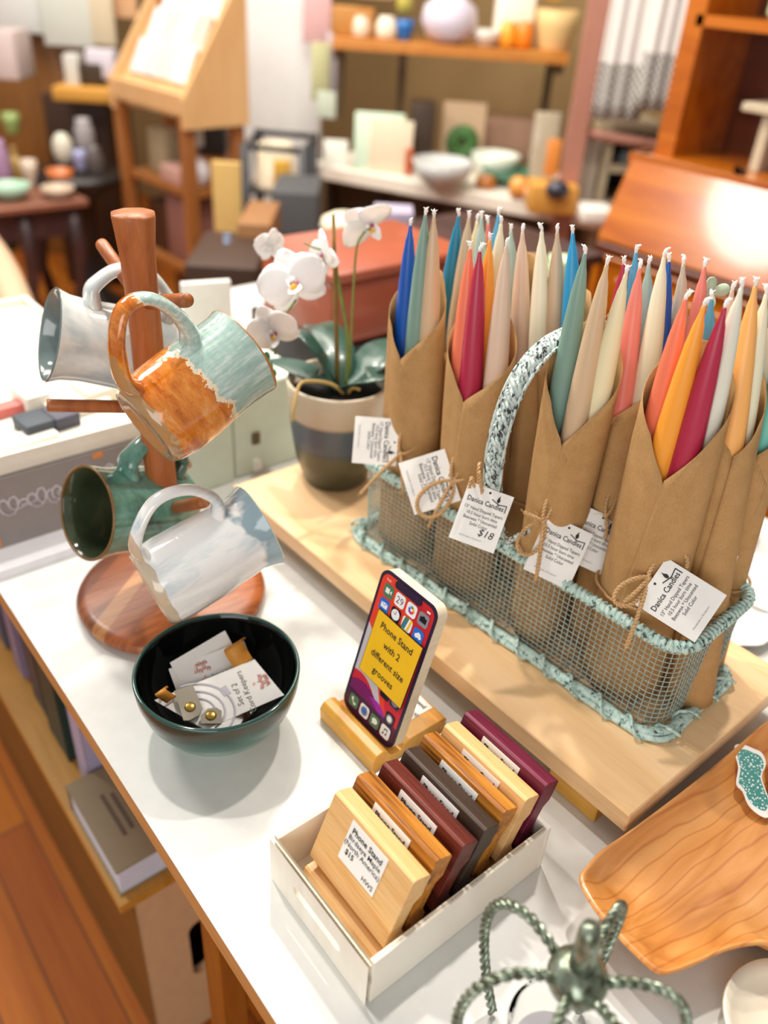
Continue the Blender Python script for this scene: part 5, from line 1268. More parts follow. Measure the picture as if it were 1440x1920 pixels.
for px, py, d, col, lab, nm, cat in ((66, 806, (0.034, 0.040, 0.016), '#39414a', 'dark slate coloured soap block at the left in the white tray', 'soap_block', 'soap'), (116, 792, (0.030, 0.040, 0.016), '#434250', 'dark grey soap block right of the slate one in the white tray', 'soap_block', 'soap'),
                            (60, 760, (0.03, 0.05, 0.022), '#e4dccf', 'cream carton behind the dark soap blocks', 'carton', 'carton'), (18, 775, (0.05, 0.02, 0.012), '#c76a62', 'red packet at the far left in the white tray', 'packet', 'packet'), (140, 762, (0.07, 0.06, 0.012), '#efe9df', 'white card packet under the pale blue mug', 'card_packet', 'packet'), (185, 745, (0.05, 0.05, 0.02), '#e2d8c4', 'beige card packet behind the left peg of the mug tree', 'card_packet', 'packet'), (22, 835, (0.10, 0.03, 0.006), '#f1ebe0', 'white paper strip lying at the front left of the tray', 'paper_strip', 'paper')):
    p = ontray(px, py); bx(nm, (max(p.x, 0.15+d[0]/2+0.002), p.y, zt_+d[2]/2+0.0003), d, plain(col, 0.6, name='goods'), lab, cat, 0.1, 0.001)
# standing card in a clear sleeve behind the front mugs
c = atd(388, 572, 1.28); bx('greeting_card', (c.x, c.y, c.z), (0.075, 0.012, 0.075), plain('#e6e1da', 0.4, name='card_white'), 'white card in a clear sleeve behind the celadon mug', 'card', -0.3)
bx('cardboard_box', (c.x, c.y+0.02, (c.z-0.0385)/2), (0.10, 0.10, c.z-0.0385), plain('#efe9df', 0.6, name='white_carton'), 'white carton under the standing card behind the mugs', 'box', -0.3)
# black crate with the terracotta case
bx('black_crate', (0.865, 1.10, 0.040), (0.29, 0.24, 0.08), plain('#1e1a1b', 0.5, name='black_wood'), 'black crate behind the orchid carrying the terracotta case', 'crate', 0.0, 0.003)
t = thing('leather_case', 'terracotta leather case with rounded edges behind the orchid', 'case', (0.865, 1.09, 0.08))
M_TER = plain('#98482c', 0.38, var=0.12, scale=12, name='terracotta_leather', coat=0.15)
mb = MB(); mb.box((0.868, 1.09, 0.133), (0.285, 0.21, 0.104), bev=0.014, seg=3); part('body', mb, M_TER, t)
mb = MB(); mb.box((0.868, 1.09, 0.193), (0.289, 0.214, 0.018), bev=0.008, seg=3); part('lid', mb, M_TER, t)
mb = MB(); mb.box((0.7245, 1.09, 0.165), (0.004, 0.02, 0.03)); part('clasp', mb, M_BRASS, t)
p = at(590, 695, 0.0); bx('orange_packet', (0.70, 0.905, 0.02), (0.07, 0.06, 0.04), plain('#d9753a', 0.5, name='orange_card'), 'orange packet behind the orchid leaves', 'packet', 0.4)
bx('white_booklet', (0.785, 0.88, 0.006), (0.12, 0.05, 0.012), plain('#e8e4dc', 0.5, name='booklet'), 'white booklet beside the orange packet behind the orchid', 'booklet', 0.3)
bx('dark_tray', (0.86, 0.80, 0.01), (0.22, 0.12, 0.02), plain('#2a2624', 0.4, name='dark_tray'), 'dark tray on the table behind the flower pot', 'tray', 0.0)

# ================================================================ the shop behind the table
RF = math.radians(-38.7)                       # turned towards the aisle
def proj(p):
    d = Vector(p)-Vector((0, 0, CAM_Z)); dep = d.dot(CF); return 720+F_PX*d.dot(CR)/dep, 960-F_PX*d.dot(CU)/dep, dep
def fit(px, pyb, pyt, wpx, z=None, depth=None):
    """base point, width and height of an upright thing seen between two picture heights"""
    b = at(px, pyb, z) if z is not None else atd(px, pyb, depth)
    dep = depth_of(b); w = wpx*dep/F_PX; lo, hi = 0.0, 3.0
    for _ in range(40):
        m = (lo+hi)/2
        if proj(b+Vector((0, 0, m)))[1] > pyt: lo = m
        else: hi = m
    return b, w, lo
def P(col, r=0.55, **k): return plain(col, r, **k)
def BX(name, label, cat, px, pyb, pyt, wpx, col, z=None, depth=None, thick=0.1, rz=RF, group=None, bev=0.004, rough=0.55, mat=None, tiltx=0.0, floor=False):
    b, w, h = fit(px, pyb, pyt, wpx, z, depth)
    if floor: h = b.z+h+0.75; b.z = -0.75
    mb = MB(); mb.box((0, thick/2, h/2), (w, thick, h), bev=min(bev, w/5, h/5, thick/5), seg=2)
    M = Matrix.Translation(b) @ Matrix.Rotation(rz, 4, 'Z') @ Matrix.Rotation(-tiltx, 4, 'X'); mb.v = [M @ v for v in mb.v]
    return solo(name, mb, mat or P(col, rough), label, cat, group)
def VASE(name, label, cat, px, pyb, pyt, wpx, col, prof, z=None, depth=None, rough=0.3, group=None, mat=None):
    b, w, h = fit(px, pyb, pyt, wpx, z, depth)
    mb = MB(); pr = [(max(0.0001, r*w/2), q*h) for r, q in prof]; rt, zt2 = pr[-1]
    pr += [(rt*0.86, zt2-0.001), (rt*0.8, zt2*0.75), (0.0001, zt2*0.7)] if rt > 0.01 else []
    mb.lathe([(0.0001, 0)]+pr, 28, M=Matrix.Translation(b)); return solo(name, mb, mat or P(col, rough, coat=0.2), label, cat, group)
JAR = [(0.7, 0), (0.95, 0.06), (1.0, 0.3), (1.0, 0.6), (0.85, 0.8), (0.7, 0.88), (0.75, 1.0)]
BOWL = [(0.45, 0), (0.5, 0.08), (0.8, 0.4), (1.0, 1.0)]
ROUND = [(0.4, 0), (0.8, 0.15), (1.0, 0.45), (0.9, 0.75), (0.5, 0.95), (0.2, 1.0)]
BOTTLE = [(0.9, 0), (1.0, 0.05), (1.0, 0.55), (0.8, 0.66), (0.4, 0.76), (0.38, 0.95), (0.45, 1.0)]
POT = [(0.65, 0), (0.7, 0.05), (0.9, 0.6), (1.0, 1.0)]
W_OR = wood('orange_pine', [(0.3, '#964608'), (0.5, '#ab5a0e'), (0.75, '#bd6e1c')], 1, 8, 6, 0.24, coat=0.5, fine=0.1)
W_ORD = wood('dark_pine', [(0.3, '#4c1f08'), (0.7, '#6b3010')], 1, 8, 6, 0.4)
W_TAN = wood('tan_ply', [(0.3, '#cfa06a'), (0.7, '#e0b684')], 2, 8, 6, 0.5)
W_BR = wood('brown_oak', [(0.3, '#8d5526'), (0.7, '#b0713a')], 2, 8, 6, 0.5)
W_DK = wood('dark_walnut', [(0.3, '#2c1c1c'), (0.7, '#4a3030')], 1, 8, 6, 0.4)

# ---------------------------------------------------------------- slant front desk
DX = 1.75; A = atx(1120, 447, DX); DYL = A.y; DZ = A.z       # lower left corner of the lid
t = thing('secretary_desk', 'large orange pine secretary desk with slanted lid, drawers below and a shelf hutch above', 'desk', (DX+0.25, DYL-0.6, -0.75))
DW = 1.15; y0, y1 = DYL-DW, DYL
LT = aty(1192, 285, DYL)                        # upper left corner of the lid
lx, lz = LT.x, LT.z
mb = MB(); Dp = lx-DX+0.28
for y in (y0+0.012, y1-0.012):
    pr = [(DX, -0.74), (DX+Dp, -0.74), (DX+Dp, lz), (lx, lz), (DX, DZ)]
    n = len(pr); mb.add([(a, y-0.012, b) for a, b in pr]+[(a, y+0.012, b) for a, b in pr], [[i, (i+1) % n, n+(i+1) % n, n+i] for i in range(n)]+[list(range(n))[::-1], list(range(n, 2*n))])
mb.box((DX+Dp-0.01, (y0+y1)/2, (lz-0.74)/2), (0.02, DW, lz+0.74)); mb.box((DX+Dp/2, (y0+y1)/2, -0.70), (Dp, DW-0.04, 0.06)); mb.box((lx+0.14, (y0+y1)/2, lz-0.012), (0.30, DW+0.02, 0.024))
part('carcass', mb, W_OR, t)
M_KNOB = P('#3a2a1c', 0.4, name='dark_knob')
def lidpt(u, v, o=0.0):                         # u along the desk from the left, v up the slope
    q = Vector((DX+(lx-DX)*v, DYL-DW*u, DZ+(lz-DZ)*v)); nn = Vector((-(lz-DZ), 0, lx-DX)).normalized(); return q+nn*o
mb = MB(); c = [lidpt(0.0, 0, 0.004), lidpt(1, 0, 0.004), lidpt(1, 1, 0.004), lidpt(0.0, 1, 0.004)]; d_ = [lidpt(0, 0, -0.016), lidpt(1, 0, -0.016), lidpt(1, 1, -0.016), lidpt(0, 1, -0.016)]
mb.add(c+d_, [[0, 1, 2, 3], [7, 6, 5, 4], [0, 4, 5, 1], [1, 5, 6, 2], [2, 6, 7, 3], [3, 7, 4, 0]]); lid = part('slanted_lid', mb, W_OR, t, bev=0.003)
for px, py in ((1222, 347), (1381, 318)):
    dd = ray(px, py); o = Vector((0, 0, CAM_Z)); nn = Vector((-(lz-DZ), 0, lx-DX)).normalized(); tt = (lidpt(0, 0, 0)-o).dot(nn)/dd.dot(nn); q = o+dd*tt
    mb = MB(); mb.lathe([(0.008, 0), (0.006, 0.01), (0.012, 0.018), (0.013, 0.024), (0.0001, 0.028)], 16, M=frame(q, (0, 1, 0), Vector((lx-DX, 0, lz-DZ)))); part('knob', mb, M_KNOB, lid)
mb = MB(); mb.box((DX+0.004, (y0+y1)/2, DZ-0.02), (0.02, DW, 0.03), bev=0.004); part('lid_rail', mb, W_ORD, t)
zt3 = DZ-0.045
for r_ in range(4):
    hh = 0.145; zc = zt3-hh/2-r_*(hh+0.018)
    mb = MB(); mb.box((DX+0.008, (y0+y1)/2, zc), (0.02, DW-0.07, hh), bev=0.004); mb.box((DX-0.003, (y0+y1)/2, zc), (0.008, DW-0.16, hh-0.06), bev=0.003); dr = part('drawer', mb, W_OR, t)
    mb = MB(); mb.box((DX-0.002, (y0+y1)/2, zc+hh/2+0.009), (0.012, DW-0.03, 0.012), bev=0.003); part('moulding', mb, W_OR, dr)
    for s in (-0.28, 0.28):
        mb = MB(); mb.lathe([(0.008, 0), (0.006, 0.01), (0.013, 0.02), (0.0001, 0.026)], 14, M=frame(Vector((DX-0.007, (y0+y1)/2+s, zc)), (0, 0, 1), (0, -1, 0))); part('knob', mb, M_KNOB, dr)
# hutch
hx = lx+0.04; mb = MB()
hp_ = aty(1275, 0, DYL); 
mb.box((hx+0.11, y1-0.05, lz+0.35), (0.22, 0.05, 0.70)); part('hutch_side', mb, W_OR, t)
mb = MB(); mb.box((hx+0.11, y0+0.02, lz+0.35), (0.22, 0.03, 0.70)); part('hutch_side', mb, W_OR, t)
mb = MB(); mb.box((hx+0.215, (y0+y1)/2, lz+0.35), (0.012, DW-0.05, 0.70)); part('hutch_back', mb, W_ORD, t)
q = atx(1380, 45, hx); mb = MB(); mb.box((hx+0.105, (y0+y1)/2-0.01, q.z), (0.21, DW-0.09, 0.022)); part('hutch_shelf', mb, W_OR, t)
HZ = lz+0.001
b, w, h = fit(1385, 235, 150, 150, depth=depth_of(Vector((hx+0.08, DYL-0.35, HZ))))
t = thing('mini_table', 'small pale wooden stool standing inside the desk hutch', 'stool', (hx+0.1, y1-0.42, HZ))
M_PW = P('#b9aa90', 0.6, name='pale_wood')
mb = MB(); mb.box((hx+0.09, y1-0.42, HZ+0.125), (0.12, 0.44, 0.018), bev=0.002); part('top', mb, M_PW, t)
for yy in (y1-0.26, y1-0.58):
    mb = MB(); mb.box((hx+0.09, yy, HZ+0.058), (0.09, 0.022, 0.116)); part('leg', mb, M_PW, t)
for k, (yy, col, lab) in enumerate(((y1-0.36, '#c9a0a0', 'pinkish jar under the pale stool in the hutch'), (y1-0.43, '#b04a4a', 'red jar under the pale stool in the hutch'), (y1-0.50, '#8a2a20', 'dark red jar under the pale stool in the hutch'))):
    mb = MB(); mb.lathe([(0.0001, 0), (0.026, 0), (0.028, 0.01), (0.028, 0.06), (0.02, 0.072), (0.02, 0.082), (0.0001, 0.084)], 20, M=Matrix.Translation((hx+0.06, yy, HZ))); solo('jar', mb, P(col, 0.3, coat=0.3), lab, 'jar', 'jars in the desk hutch')
mb = MB(); mb.box((hx+0.09, y1-0.70, HZ+0.06), (0.10, 0.08, 0.12), bev=0.004); solo('yellow_tin', mb, P('#d99a1c', 0.4), 'yellow tin at the right edge inside the desk hutch', 'tin')
for k, (u, col, lab) in enumerate(((0.22, '#b8cfa0', 'pale green box on the top hutch shelf at the left'), (0.42, '#dcd8cc', 'white box on the top hutch shelf'), (0.6, '#6f9c5a', 'green plant pot on the top hutch shelf'))):
    mb = MB(); mb.box((hx+0.1, y1-0.05-u, q.z+0.05), (0.12, 0.16, 0.075), bev=0.01); solo('shelf_box', mb, P(col, 0.5), lab, 'box', 'boxes on the hutch shelf')

# hanging towels on a pink rail beside the desk
c0 = atd(1193, 235, 2.55); t = thing('towel_rack', 'wooden rack with a pinkish post standing between the counter and the desk', 'rack', (c0.x-0.1, c0.y+0.1, -0.75))
M_PINKW = P('#b07a68', 0.5, name='pink_wood', var=0.05)
a = atd(1082, 245, 2.6); bt = atd(1120, -20, 2.6)
mb = MB(); mb.tube([Vector((a.x, a.y, -0.75)), Vector((a.x, a.y, bt.z+0.15))], 0.042, 4, smooth=False); part('post', mb, M_PINKW, t)
mb = MB(); e = atd(1285, 225, 2.5); mb.tube([Vector((a.x, a.y, a.z)), Vector((e.x, e.y, a.z-0.02))], 0.016, 6); part('cross_bar', mb, M_PINKW, t)
mb = MB(); mb.tube([Vector((a.x, a.y, a.z+0.62)), Vector((e.x, e.y, a.z+0.62))], 0.016, 6); part('cross_bar', mb, M_PINKW, t)
def towel_mat():
    m, nt, b = newmat('checked_towel', 0.9); s = zpos(nt)
    ck = nt.nodes.new('ShaderNodeTexChecker'); ck.inputs['Scale'].default_value = 95; ck.inputs['Color1'].default_value = lin('#5a5856'); ck.inputs['Color2'].default_value = lin('#dcd9d2')
    nt.links.new(coordn(nt, (1, 1, 1), (0, 0, 0)), ck.inputs['Vector'])
    st = nt.nodes.new('ShaderNodeMath'); st.operation = 'LESS_THAN'; nt.links.new(s.outputs[2], st.inputs[0]); st.inputs[1].default_value = TWZ
    nt.links.new(mixc(nt, st.outputs[0], lin('#e9e5e0'), ck.outputs[0]), b.inputs['Base Color']); return m
def towel(pxl, pxr, pyb, dep, label, ztop, mat, phase=0.0, amp=0.008):
    L = atd(pxl, pyb, dep); R_ = atd(pxr, pyb, dep); R_.z = L.z; n = 24; vs = []; fs = []; d = (R_-L); nn = Vector((-d.y, d.x, 0)).normalized()
    for i in range(n+1):
        for k in range(9):
            zz = L.z+(ztop-L.z)*k/8; vs.append(Vector((L.x, L.y, 0))+Vector((d.x, d.y, 0))*(i/n)+nn*amp*math.sin(i*0.9+phase)*(0.5+0.5*(1-k/8))+Vector((0, 0, zz)))
    for i in range(n):
        for k in range(8): q_ = i*9+k; fs.append([q_, q_+1, q_+10, q_+9])
    mb = MB(); mb.add(vs, fs, 0, True); c = sum(mb.v, Vector())/len(mb.v)
    o = solo('towel', mb, mat, label, 'towel', 'towels on the rack', solid=0.006); return o
TWZ = 0.10
tl = atd(1180, 110, 2.5); TWZ = tl.z-atd(1180, 222, 2.5).z
M_TOW = towel_mat()
towel(1108, 1200, 222, 2.50, 'white towel with a grey checked lower half hanging left on the rack', 0.62, M_TOW)
towel(1188, 1268, 205, 2.46, 'second white towel with grey checks hanging nearer the desk', 0.64, M_TOW, 1.5)
bb_, w_, h_ = fit(1180, 262, 238, 150, depth=2.62)
# dark shelf unit between counter and desk
b, w, h = fit(1165, 400, 240, 90, depth=2.72)
t = thing('dark_shelf_unit', 'white framed shelf unit with dark interior between the counter and the desk', 'shelf unit', (b.x, b.y, -0.75))
Mx = Matrix.Translation((b.x, b.y, 0)) @ Matrix.Rotation(RF, 4, 'Z')
mb = MB(); mb.box((0, 0.22, (b.z+h-0.75)/2), (w, 0.01, b.z+h+0.75), M=Mx); part('back', mb, P('#1c1a18', 0.6), t)
mb = MB()
for zz in (b.z+h, b.z+h*0.52, b.z+0.02, -0.3, -0.72): mb.box((0, 0.11, zz), (w, 0.22, 0.022), M=Mx)
for s in (-1, 1): mb.box((s*w/2, 0.11, (b.z+h-0.75)/2), (0.02, 0.22, b.z+h+0.75), M=Mx)
part('frame', mb, P('#a89a80', 0.5), t)
VASE('glass_jar', 'bluish glass jar on the shelf unit beside the desk', 'jar', 1168, 318, 282, 32, '#8fa6ae', JAR, depth=2.72, rough=0.1)

# ---------------------------------------------------------------- white counter along the right wall
CZ = -0.05
f0 = at(590, 334, CZ-0.05); f1 = at(1140, 436, CZ-0.05); cdir = (f1-f0).normalized(); cnn = Vector((-cdir.y, cdir.x, 0)); 
if cnn.x < 0: cnn = -cnn
f0 = f0-cdir*0.02; CL = (f1-f0).length
MCo = Matrix(((cdir.x, cnn.x, 0, f0.x), (cdir.y, cnn.y, 0, f0.y), (0, 0, 1, 0), (0, 0, 0, 1)))
t = thing('counter', 'long white topped counter along the beige wall', 'counter', (f0.x, f0.y, -0.75))
mb = MB(); mb.box((CL/2, 0.27, CZ-0.025), (CL, 0.54, 0.05), bev=0.004, M=MCo); part('top', mb, P('#e9e0d2', 0.35, name='counter_white'), t)
mb = MB(); mb.box((CL/2, 0.33, -0.43), (CL-0.04, 0.38, 0.64), M=MCo); part('body', mb, P('#4a3a26', 0.6, name='counter_brown'), t)
for k in range(6):
    mb = MB(); mb.box((0.02+k*(CL-0.04)/5, 0.12, -0.425), (0.03, 0.03, 0.65), M=MCo); part('leg', mb, P('#3a2d22', 0.6), t)
def onC(px, py): return at(px, py, CZ)
BX('picture_stand', 'pale green card leaning on a gold easel at the left of the counter', 'card', 708, 322, 212, 92, '#c9dcc4', z=CZ, thick=0.02, tiltx=0.2)
BX('framed_picture', 'beige edged frame behind the pale green card', 'frame', 728, 325, 225, 80, '#d9c9ae', z=CZ, thick=0.015, rz=RF-0.2, tiltx=0.15)
BX('card_stack', 'small white card leaning left of the pale green card', 'card', 628, 312, 262, 46, '#dedcd0', z=CZ, thick=0.02, tiltx=0.3)
BX('dark_box', 'dark brown upright box with an orange brown top in the middle of the counter', 'box', 787, 318, 196, 44, '#3a2a1e', z=CZ, thick=0.14)
BX('wood_strip', 'narrow red wooden stand right of the green card', 'stand', 765, 330, 280, 14, '#b5562c', z=CZ, thick=0.03)
t = thing('wreath_picture', 'beige picture with a green wreath standing on the counter', 'picture', tuple(onC(862, 306)))
b, w, h = fit(862, 306, 192, 78, z=CZ); Mx = Matrix.Translation(b) @ Matrix.Rotation(RF, 4, 'Z')
mb = MB(); mb.box((0, 0, h/2), (w, 0.02, h), bev=0.003, M=Mx); part('panel', mb, P('#c8ab8b', 0.6), t)
mb = MB(); mb.tube([(w*0.22*math.cos(a), -0.018, h*0.36+w*0.22*math.sin(a)) for a in [2*PI*k/20 for k in range(20)]], 0.028, 8, closed=True, M=Mx); part('wreath', mb, P('#3f6a34', 0.7, var=0.4, scale=60), t)
BX('paper_bag', 'wide pinkish beige box at the back of the counter', 'box', 950, 300, 222, 104, '#b8937a', z=CZ, thick=0.1)
VASE('glass_bowl', 'wide silver glass bowl on the counter', 'bowl', 828, 350, 300, 118, '#c4c6c4', BOWL, z=CZ, rough=0.12)
VASE('white_bowl', 'white bowl with green rim on the counter', 'bowl', 925, 332, 288, 92, '#dfe6d8', BOWL, z=CZ, rough=0.3)
VASE('green_dish', 'dark green dish under the white bowl', 'dish', 955, 345, 318, 110, '#3f6f56', BOWL, z=CZ, rough=0.3)
VASE('amber_jar', 'small amber jar on the counter below the green dish', 'jar', 910, 352, 330, 40, '#a8641c', JAR, z=CZ)
VASE('orange_gourd', 'orange gourd on the counter', 'gourd', 970, 372, 330, 40, '#e09a4a', ROUND, z=CZ)
VASE('peach_gourd', 'peach coloured gourd beside the orange one', 'gourd', 1000, 385, 338, 44, '#efb583', ROUND, z=CZ)
BX('twine_box', 'orange wooden box with a dark star shape in front at the right of the counter', 'box', 1035, 402, 350, 88, '#cf9440', z=CZ, thick=0.12)
VASE('dark_star', 'dark blue black ornament on the orange box', 'ornament', 1042, 372, 338, 44, '#2e3040', ROUND, depth=depth_of(onC(1035, 402))-0.03)
BX('clear_stand', 'clear grey acrylic stand holding orange cards', 'stand', 1010, 360, 212, 46, '#b5a892', z=CZ, thick=0.03, tiltx=0.1, rough=0.15)
BX('orange_card', 'orange and beige card on the acrylic stand', 'card', 1032, 330, 262, 26, '#dc8a3c', z=CZ+0.1, thick=0.01, tiltx=0.1)
BX('grey_packet', 'tall pale grey packet at the right end of the counter', 'packet', 1085, 388, 245, 44, '#b9b0a2', z=CZ, thick=0.04, tiltx=0.05)
BX('white_cloth_pile', 'white folded cloth at the right end of the counter', 'cloth', 1120, 420, 396, 60, '#efe9e0', z=CZ, thick=0.12)
# things in front of the counter, low
BX('magazine_rack', 'low rack with purple and white booklets below the counter', 'rack', 735, 455, 398, 74, '#a99fb4', depth=1.9, thick=0.08)
VASE('straw_hat', 'cream straw hat on a stand left of the orchid flowers', 'hat', 645, 445, 398, 92, '#ddd3b8', ROUND, depth=1.85, rough=0.8)
BX('hat_stand', 'brown block carrying the straw hat', 'block', 640, 480, 444, 50, '#8a5a34', depth=1.86, floor=True, thick=0.15)
for px, col, lab in ((985, '#c9b486', 'beige box on the floor shelf behind the candles'), (1045, '#c3d9b0', 'pale green packet behind the tan and blue candles'), (1010, '#8f8acb', 'lilac packet behind the ivory candle')):
    BX('packet', lab, 'packet', px, 560 if px != 1010 else 545, 490 if px != 1010 else 510, 40, col, depth=1.5+0.05*(px % 3), thick=0.05, group='packets behind the candles')
t = thing('low_table', 'low dark table behind the candle basket', 'table', (1.35, 1.28, -0.75))
pz = atd(1010, 560, 1.5).z; mb = MB(); mb.box((1.30, 1.28, pz-0.015), (0.42, 0.40, 0.02)); part('top', mb, W_DK, t)
for sx in (-1, 1):
    for sy in (-1, 1): mb = MB(); mb.box((1.30+sx*0.18, 1.28+sy*0.17, (pz-0.025-0.75)/2), (0.03, 0.03, 0.725+pz)); part('leg', mb, W_DK, t)

# ---------------------------------------------------------------- wall shelf with goods
SD = 2.95; sc_ = atd(842, 108, SD); sdir_ = Vector((0.60, -0.80, 0)).normalized(); snn = Vector((0.80, 0.60, 0))
aL = atd(622, 92, 3.2); aR = atd(1075, 122, 2.75); zS = (aL.z+aR.z)/2
aL = at(622, 92, zS); aR = at(1066, 123, zS)
if (aL-aR).length > 2.6 or (aL-aR).length < 0.5: aL = atd(622, 92, 3.2); aR = atd(1066, 123, 2.75)
aL = Vector((aL.x, aL.y, zS)); aR = Vector((aR.x, aR.y, zS)); sdir_ = (aR-aL).normalized(); snn = Vector((-sdir_.y, sdir_.x, 0)); SL_ = (aR-aL).length
MS = Matrix(((sdir_.x, snn.x, 0, aL.x), (sdir_.y, snn.y, 0, aL.y), (0, 0, 1, 0), (0, 0, 0, 1)))
t = thing('wall_shelf', 'orange wooden wall shelf on dark brackets above the counter', 'shelf', (aL.x, aL.y, zS))
mb = MB(); mb.box((SL_/2, 0.14, zS+0.018), (SL_, 0.28, 0.036), bev=0.003, M=MS); part('board', mb, wood('shelf_wood', [(0.3, '#b8702a'), (0.7, '#d18b3e')], 0, 8, 6, 0.4), t)
for k in (0.02, 0.30, 0.97):
    mb = MB(); mb.box((SL_*k, 0.25, zS-0.13), (0.03, 0.03, 0.26), M=MS); mb.box((SL_*k, 0.15, zS-0.02), (0.03, 0.22, 0.03), M=MS); part('bracket', mb, P('#5a4426', 0.6), t)
zT = zS+0.037
def onS(nm, lab, cat, px, pyb, pyt, wpx, col, kind='box', **k):
    dep = depth_of(aL+(aR-aL)*max(0, min(1, (px-622)/444)))+0.06
    if kind == 'box': o = BX(nm, lab, cat, px, pyb, pyt, wpx, col, depth=dep, **k)
    else: o = VASE(nm, lab, cat, px, pyb, pyt, wpx, col, kind, depth=dep, **k)
    o.location.z = zT+0.0003+TZ; return o
onS('wicker_basket', 'orange wicker basket with a tan cloth at the left end of the wall shelf', 'basket', 660, 84, 30, 78, '#b87f3a', thick=0.12)
onS('tan_cloth', 'tan folded cloth above the wicker basket', 'cloth', 700, 60, 5, 70, '#c9ab86', thick=0.1)
bpy.data.objects['tan_cloth'].location.z = zT+TZ+0.12
onS('white_pot', 'white pot in front of the wicker basket on the wall shelf', 'pot', 676, 86, 46, 32, '#e6d8c4', JAR)
onS('white_pot', 'second white pot left of the blue pot on the wall shelf', 'pot', 723, 88, 46, 40, '#efe2cc', JAR)
onS('blue_pot', 'bright blue pot on the wall shelf', 'pot', 757, 86, 48, 34, '#1767b0', POT)
onS('brass_ball', 'yellow green ball above the blue pot on the wall shelf', 'ornament', 756, 48, 2, 32, '#b5a84a', ROUND)
bpy.data.objects['brass_ball'].location.z = zT+TZ+0.075
onS('white_pumpkin', 'large pale lavender pumpkin in the middle of the wall shelf', 'pumpkin', 838, 92, 0, 106, '#ddd4e4', ROUND)
onS('white_dish', 'white dish right of the pale pumpkin', 'dish', 908, 94, 64, 60, '#e8e2d8', BOWL)
onS('white_bag', 'white cloth bag behind the orange jars', 'bag', 960, 80, -20, 70, '#fbf3e2', thick=0.08)
onS('orange_jar', 'yellow orange jar on the wall shelf', 'jar', 948, 98, 50, 34, '#f5a72c', JAR)
onS('orange_jar', 'deep orange jar right of the yellow orange one', 'jar', 978, 98, 48, 34, '#ec8410', JAR)
onS('straw_basket', 'pale straw basket at the right end of the wall shelf', 'basket', 1036, 102, 26, 80, '#e9c486', POT, rough=0.8)
onS('yellow_flowers', 'bunch of yellow flowers standing in the straw basket', 'flowers', 1030, 30, -20, 60, '#e6c21c', ROUND)
bpy.data.objects['yellow_flowers'].location.z = zT+TZ+0.15

# ---------------------------------------------------------------- white pillar and hangings
pc = atd(520, 290, 3.6); r0 = atd(442, 150, 3.6); r1 = atd(600, 150, 3.6); pw = (Vector((r1.x, r1.y, 0))-Vector((r0.x, r0.y, 0))).length
mb = MB(); mb.box((0, pw*0.25, 0.50), (pw, pw*0.5, 2.5), M=Matrix.Translation((pc.x, pc.y, 0)) @ Matrix.Rotation(RF, 4, 'Z')); struct('wall_middle', mb, P('#f2f2f2', 0.6, name='pillar_white'))
for nm, lab, px, pyb, w_, col in (('pink_cloth', 'pink cloth hanging on the right side of the white pillar', 594, 82, 52, '#dfb2b2'), ('green_garland', 'yellow green hanging below the pink cloth beside the pillar', 600, 190, 34, '#c9c89a'), ('mint_card', 'pale mint card hanging lowest beside the white pillar', 612, 222, 36, '#dce8d6'), ('lilac_ribbon', 'pale lilac ribbon hanging right of the green one', 622, 170, 20, '#cdc2cc')):
    BX(nm, lab, 'hanging', px, pyb, pyb-110 if nm != 'mint_card' else pyb-50, w_, col, depth=3.3, thick=0.015, rough=0.8)
# ---------------------------------------------------------------- black wire stand
c0 = at(505, 470, -0.75) if False else atd(510, 470, 2.75)
t = thing('black_stand', 'black metal stand holding a cream lampshade in front of the white pillar', 'stand', (c0.x, c0.y, -0.75))
M_BK = P('#2b2c30', 0.4, name='black_metal'); mb = MB()
pA = atd(458, 262, 2.75); pB = atd(570, 285, 2.75); zt4 = (pA.z+pB.z)/2
nb = Vector((0.628, 0.778, 0))*0.0+Vector((0.546, 0.628, 0)).normalized()*0.28
C4 = [Vector((pA.x, pA.y, 0)), Vector((pB.x, pB.y, 0)), Vector((pB.x, pB.y, 0))+nb, Vector((pA.x, pA.y, 0))+nb]
for q in C4:
    mb = MB(); mb.tube([q+Vector((0, 0, -0.75)), q+Vector((0, 0, zt4))], 0.018, 6); part('post', mb, M_BK, t)
for zz in (zt4-0.01, zt4-0.32, -0.6):
    mb = MB(); mb.tube([q+Vector((0, 0, zz)) for q in C4], 0.010, 6, closed=True); part('ring', mb, M_BK, t)
zb4 = atd(515, 352, 2.85).z
mb = MB(); mb.add([q+Vector((0, 0, zb4-0.01)) for q in C4]+[q+Vector((0, 0, zb4-0.02)) for q in C4], [[0, 1, 2, 3], [7, 6, 5, 4], [0, 4, 5, 1], [1, 5, 6, 2], [2, 6, 7, 3], [3, 7, 4, 0]]); part('shelf', mb, M_BK, t)
VASE('lampshade', 'cream lampshade with a mustard patch on the black metal stand', 'lampshade', 518, 350, 268, 86, '#dccdb2', [(1.0, 0), (0.95, 0.1), (0.72, 1.0)], depth=2.9, rough=0.8)
BX('mustard_tin', 'mustard yellow tin in front of the cream lampshade', 'tin', 528, 352, 302, 30, '#c99a34', depth=2.80, thick=0.03)
BX('grey_basket', 'dark grey storage basket below the lampshade', 'basket', 552, 470, 362, 84, '#4a4a4c', depth=2.55, floor=True, thick=0.25, rough=0.8)
BX('fabric_roll', 'gold fabric roll standing on the floor left of the black stand', 'fabric', 428, 430, 305, 52, '#c2a060', depth=2.7, floor=True, thick=0.03, rough=0.9)
VASE('blue_bottle', 'pale blue shiny bottle behind the orchid flowers at the left', 'bottle', 428, 505, 440, 30, '#a9bfe0', BOTTLE, depth=2.2, rough=0.1)
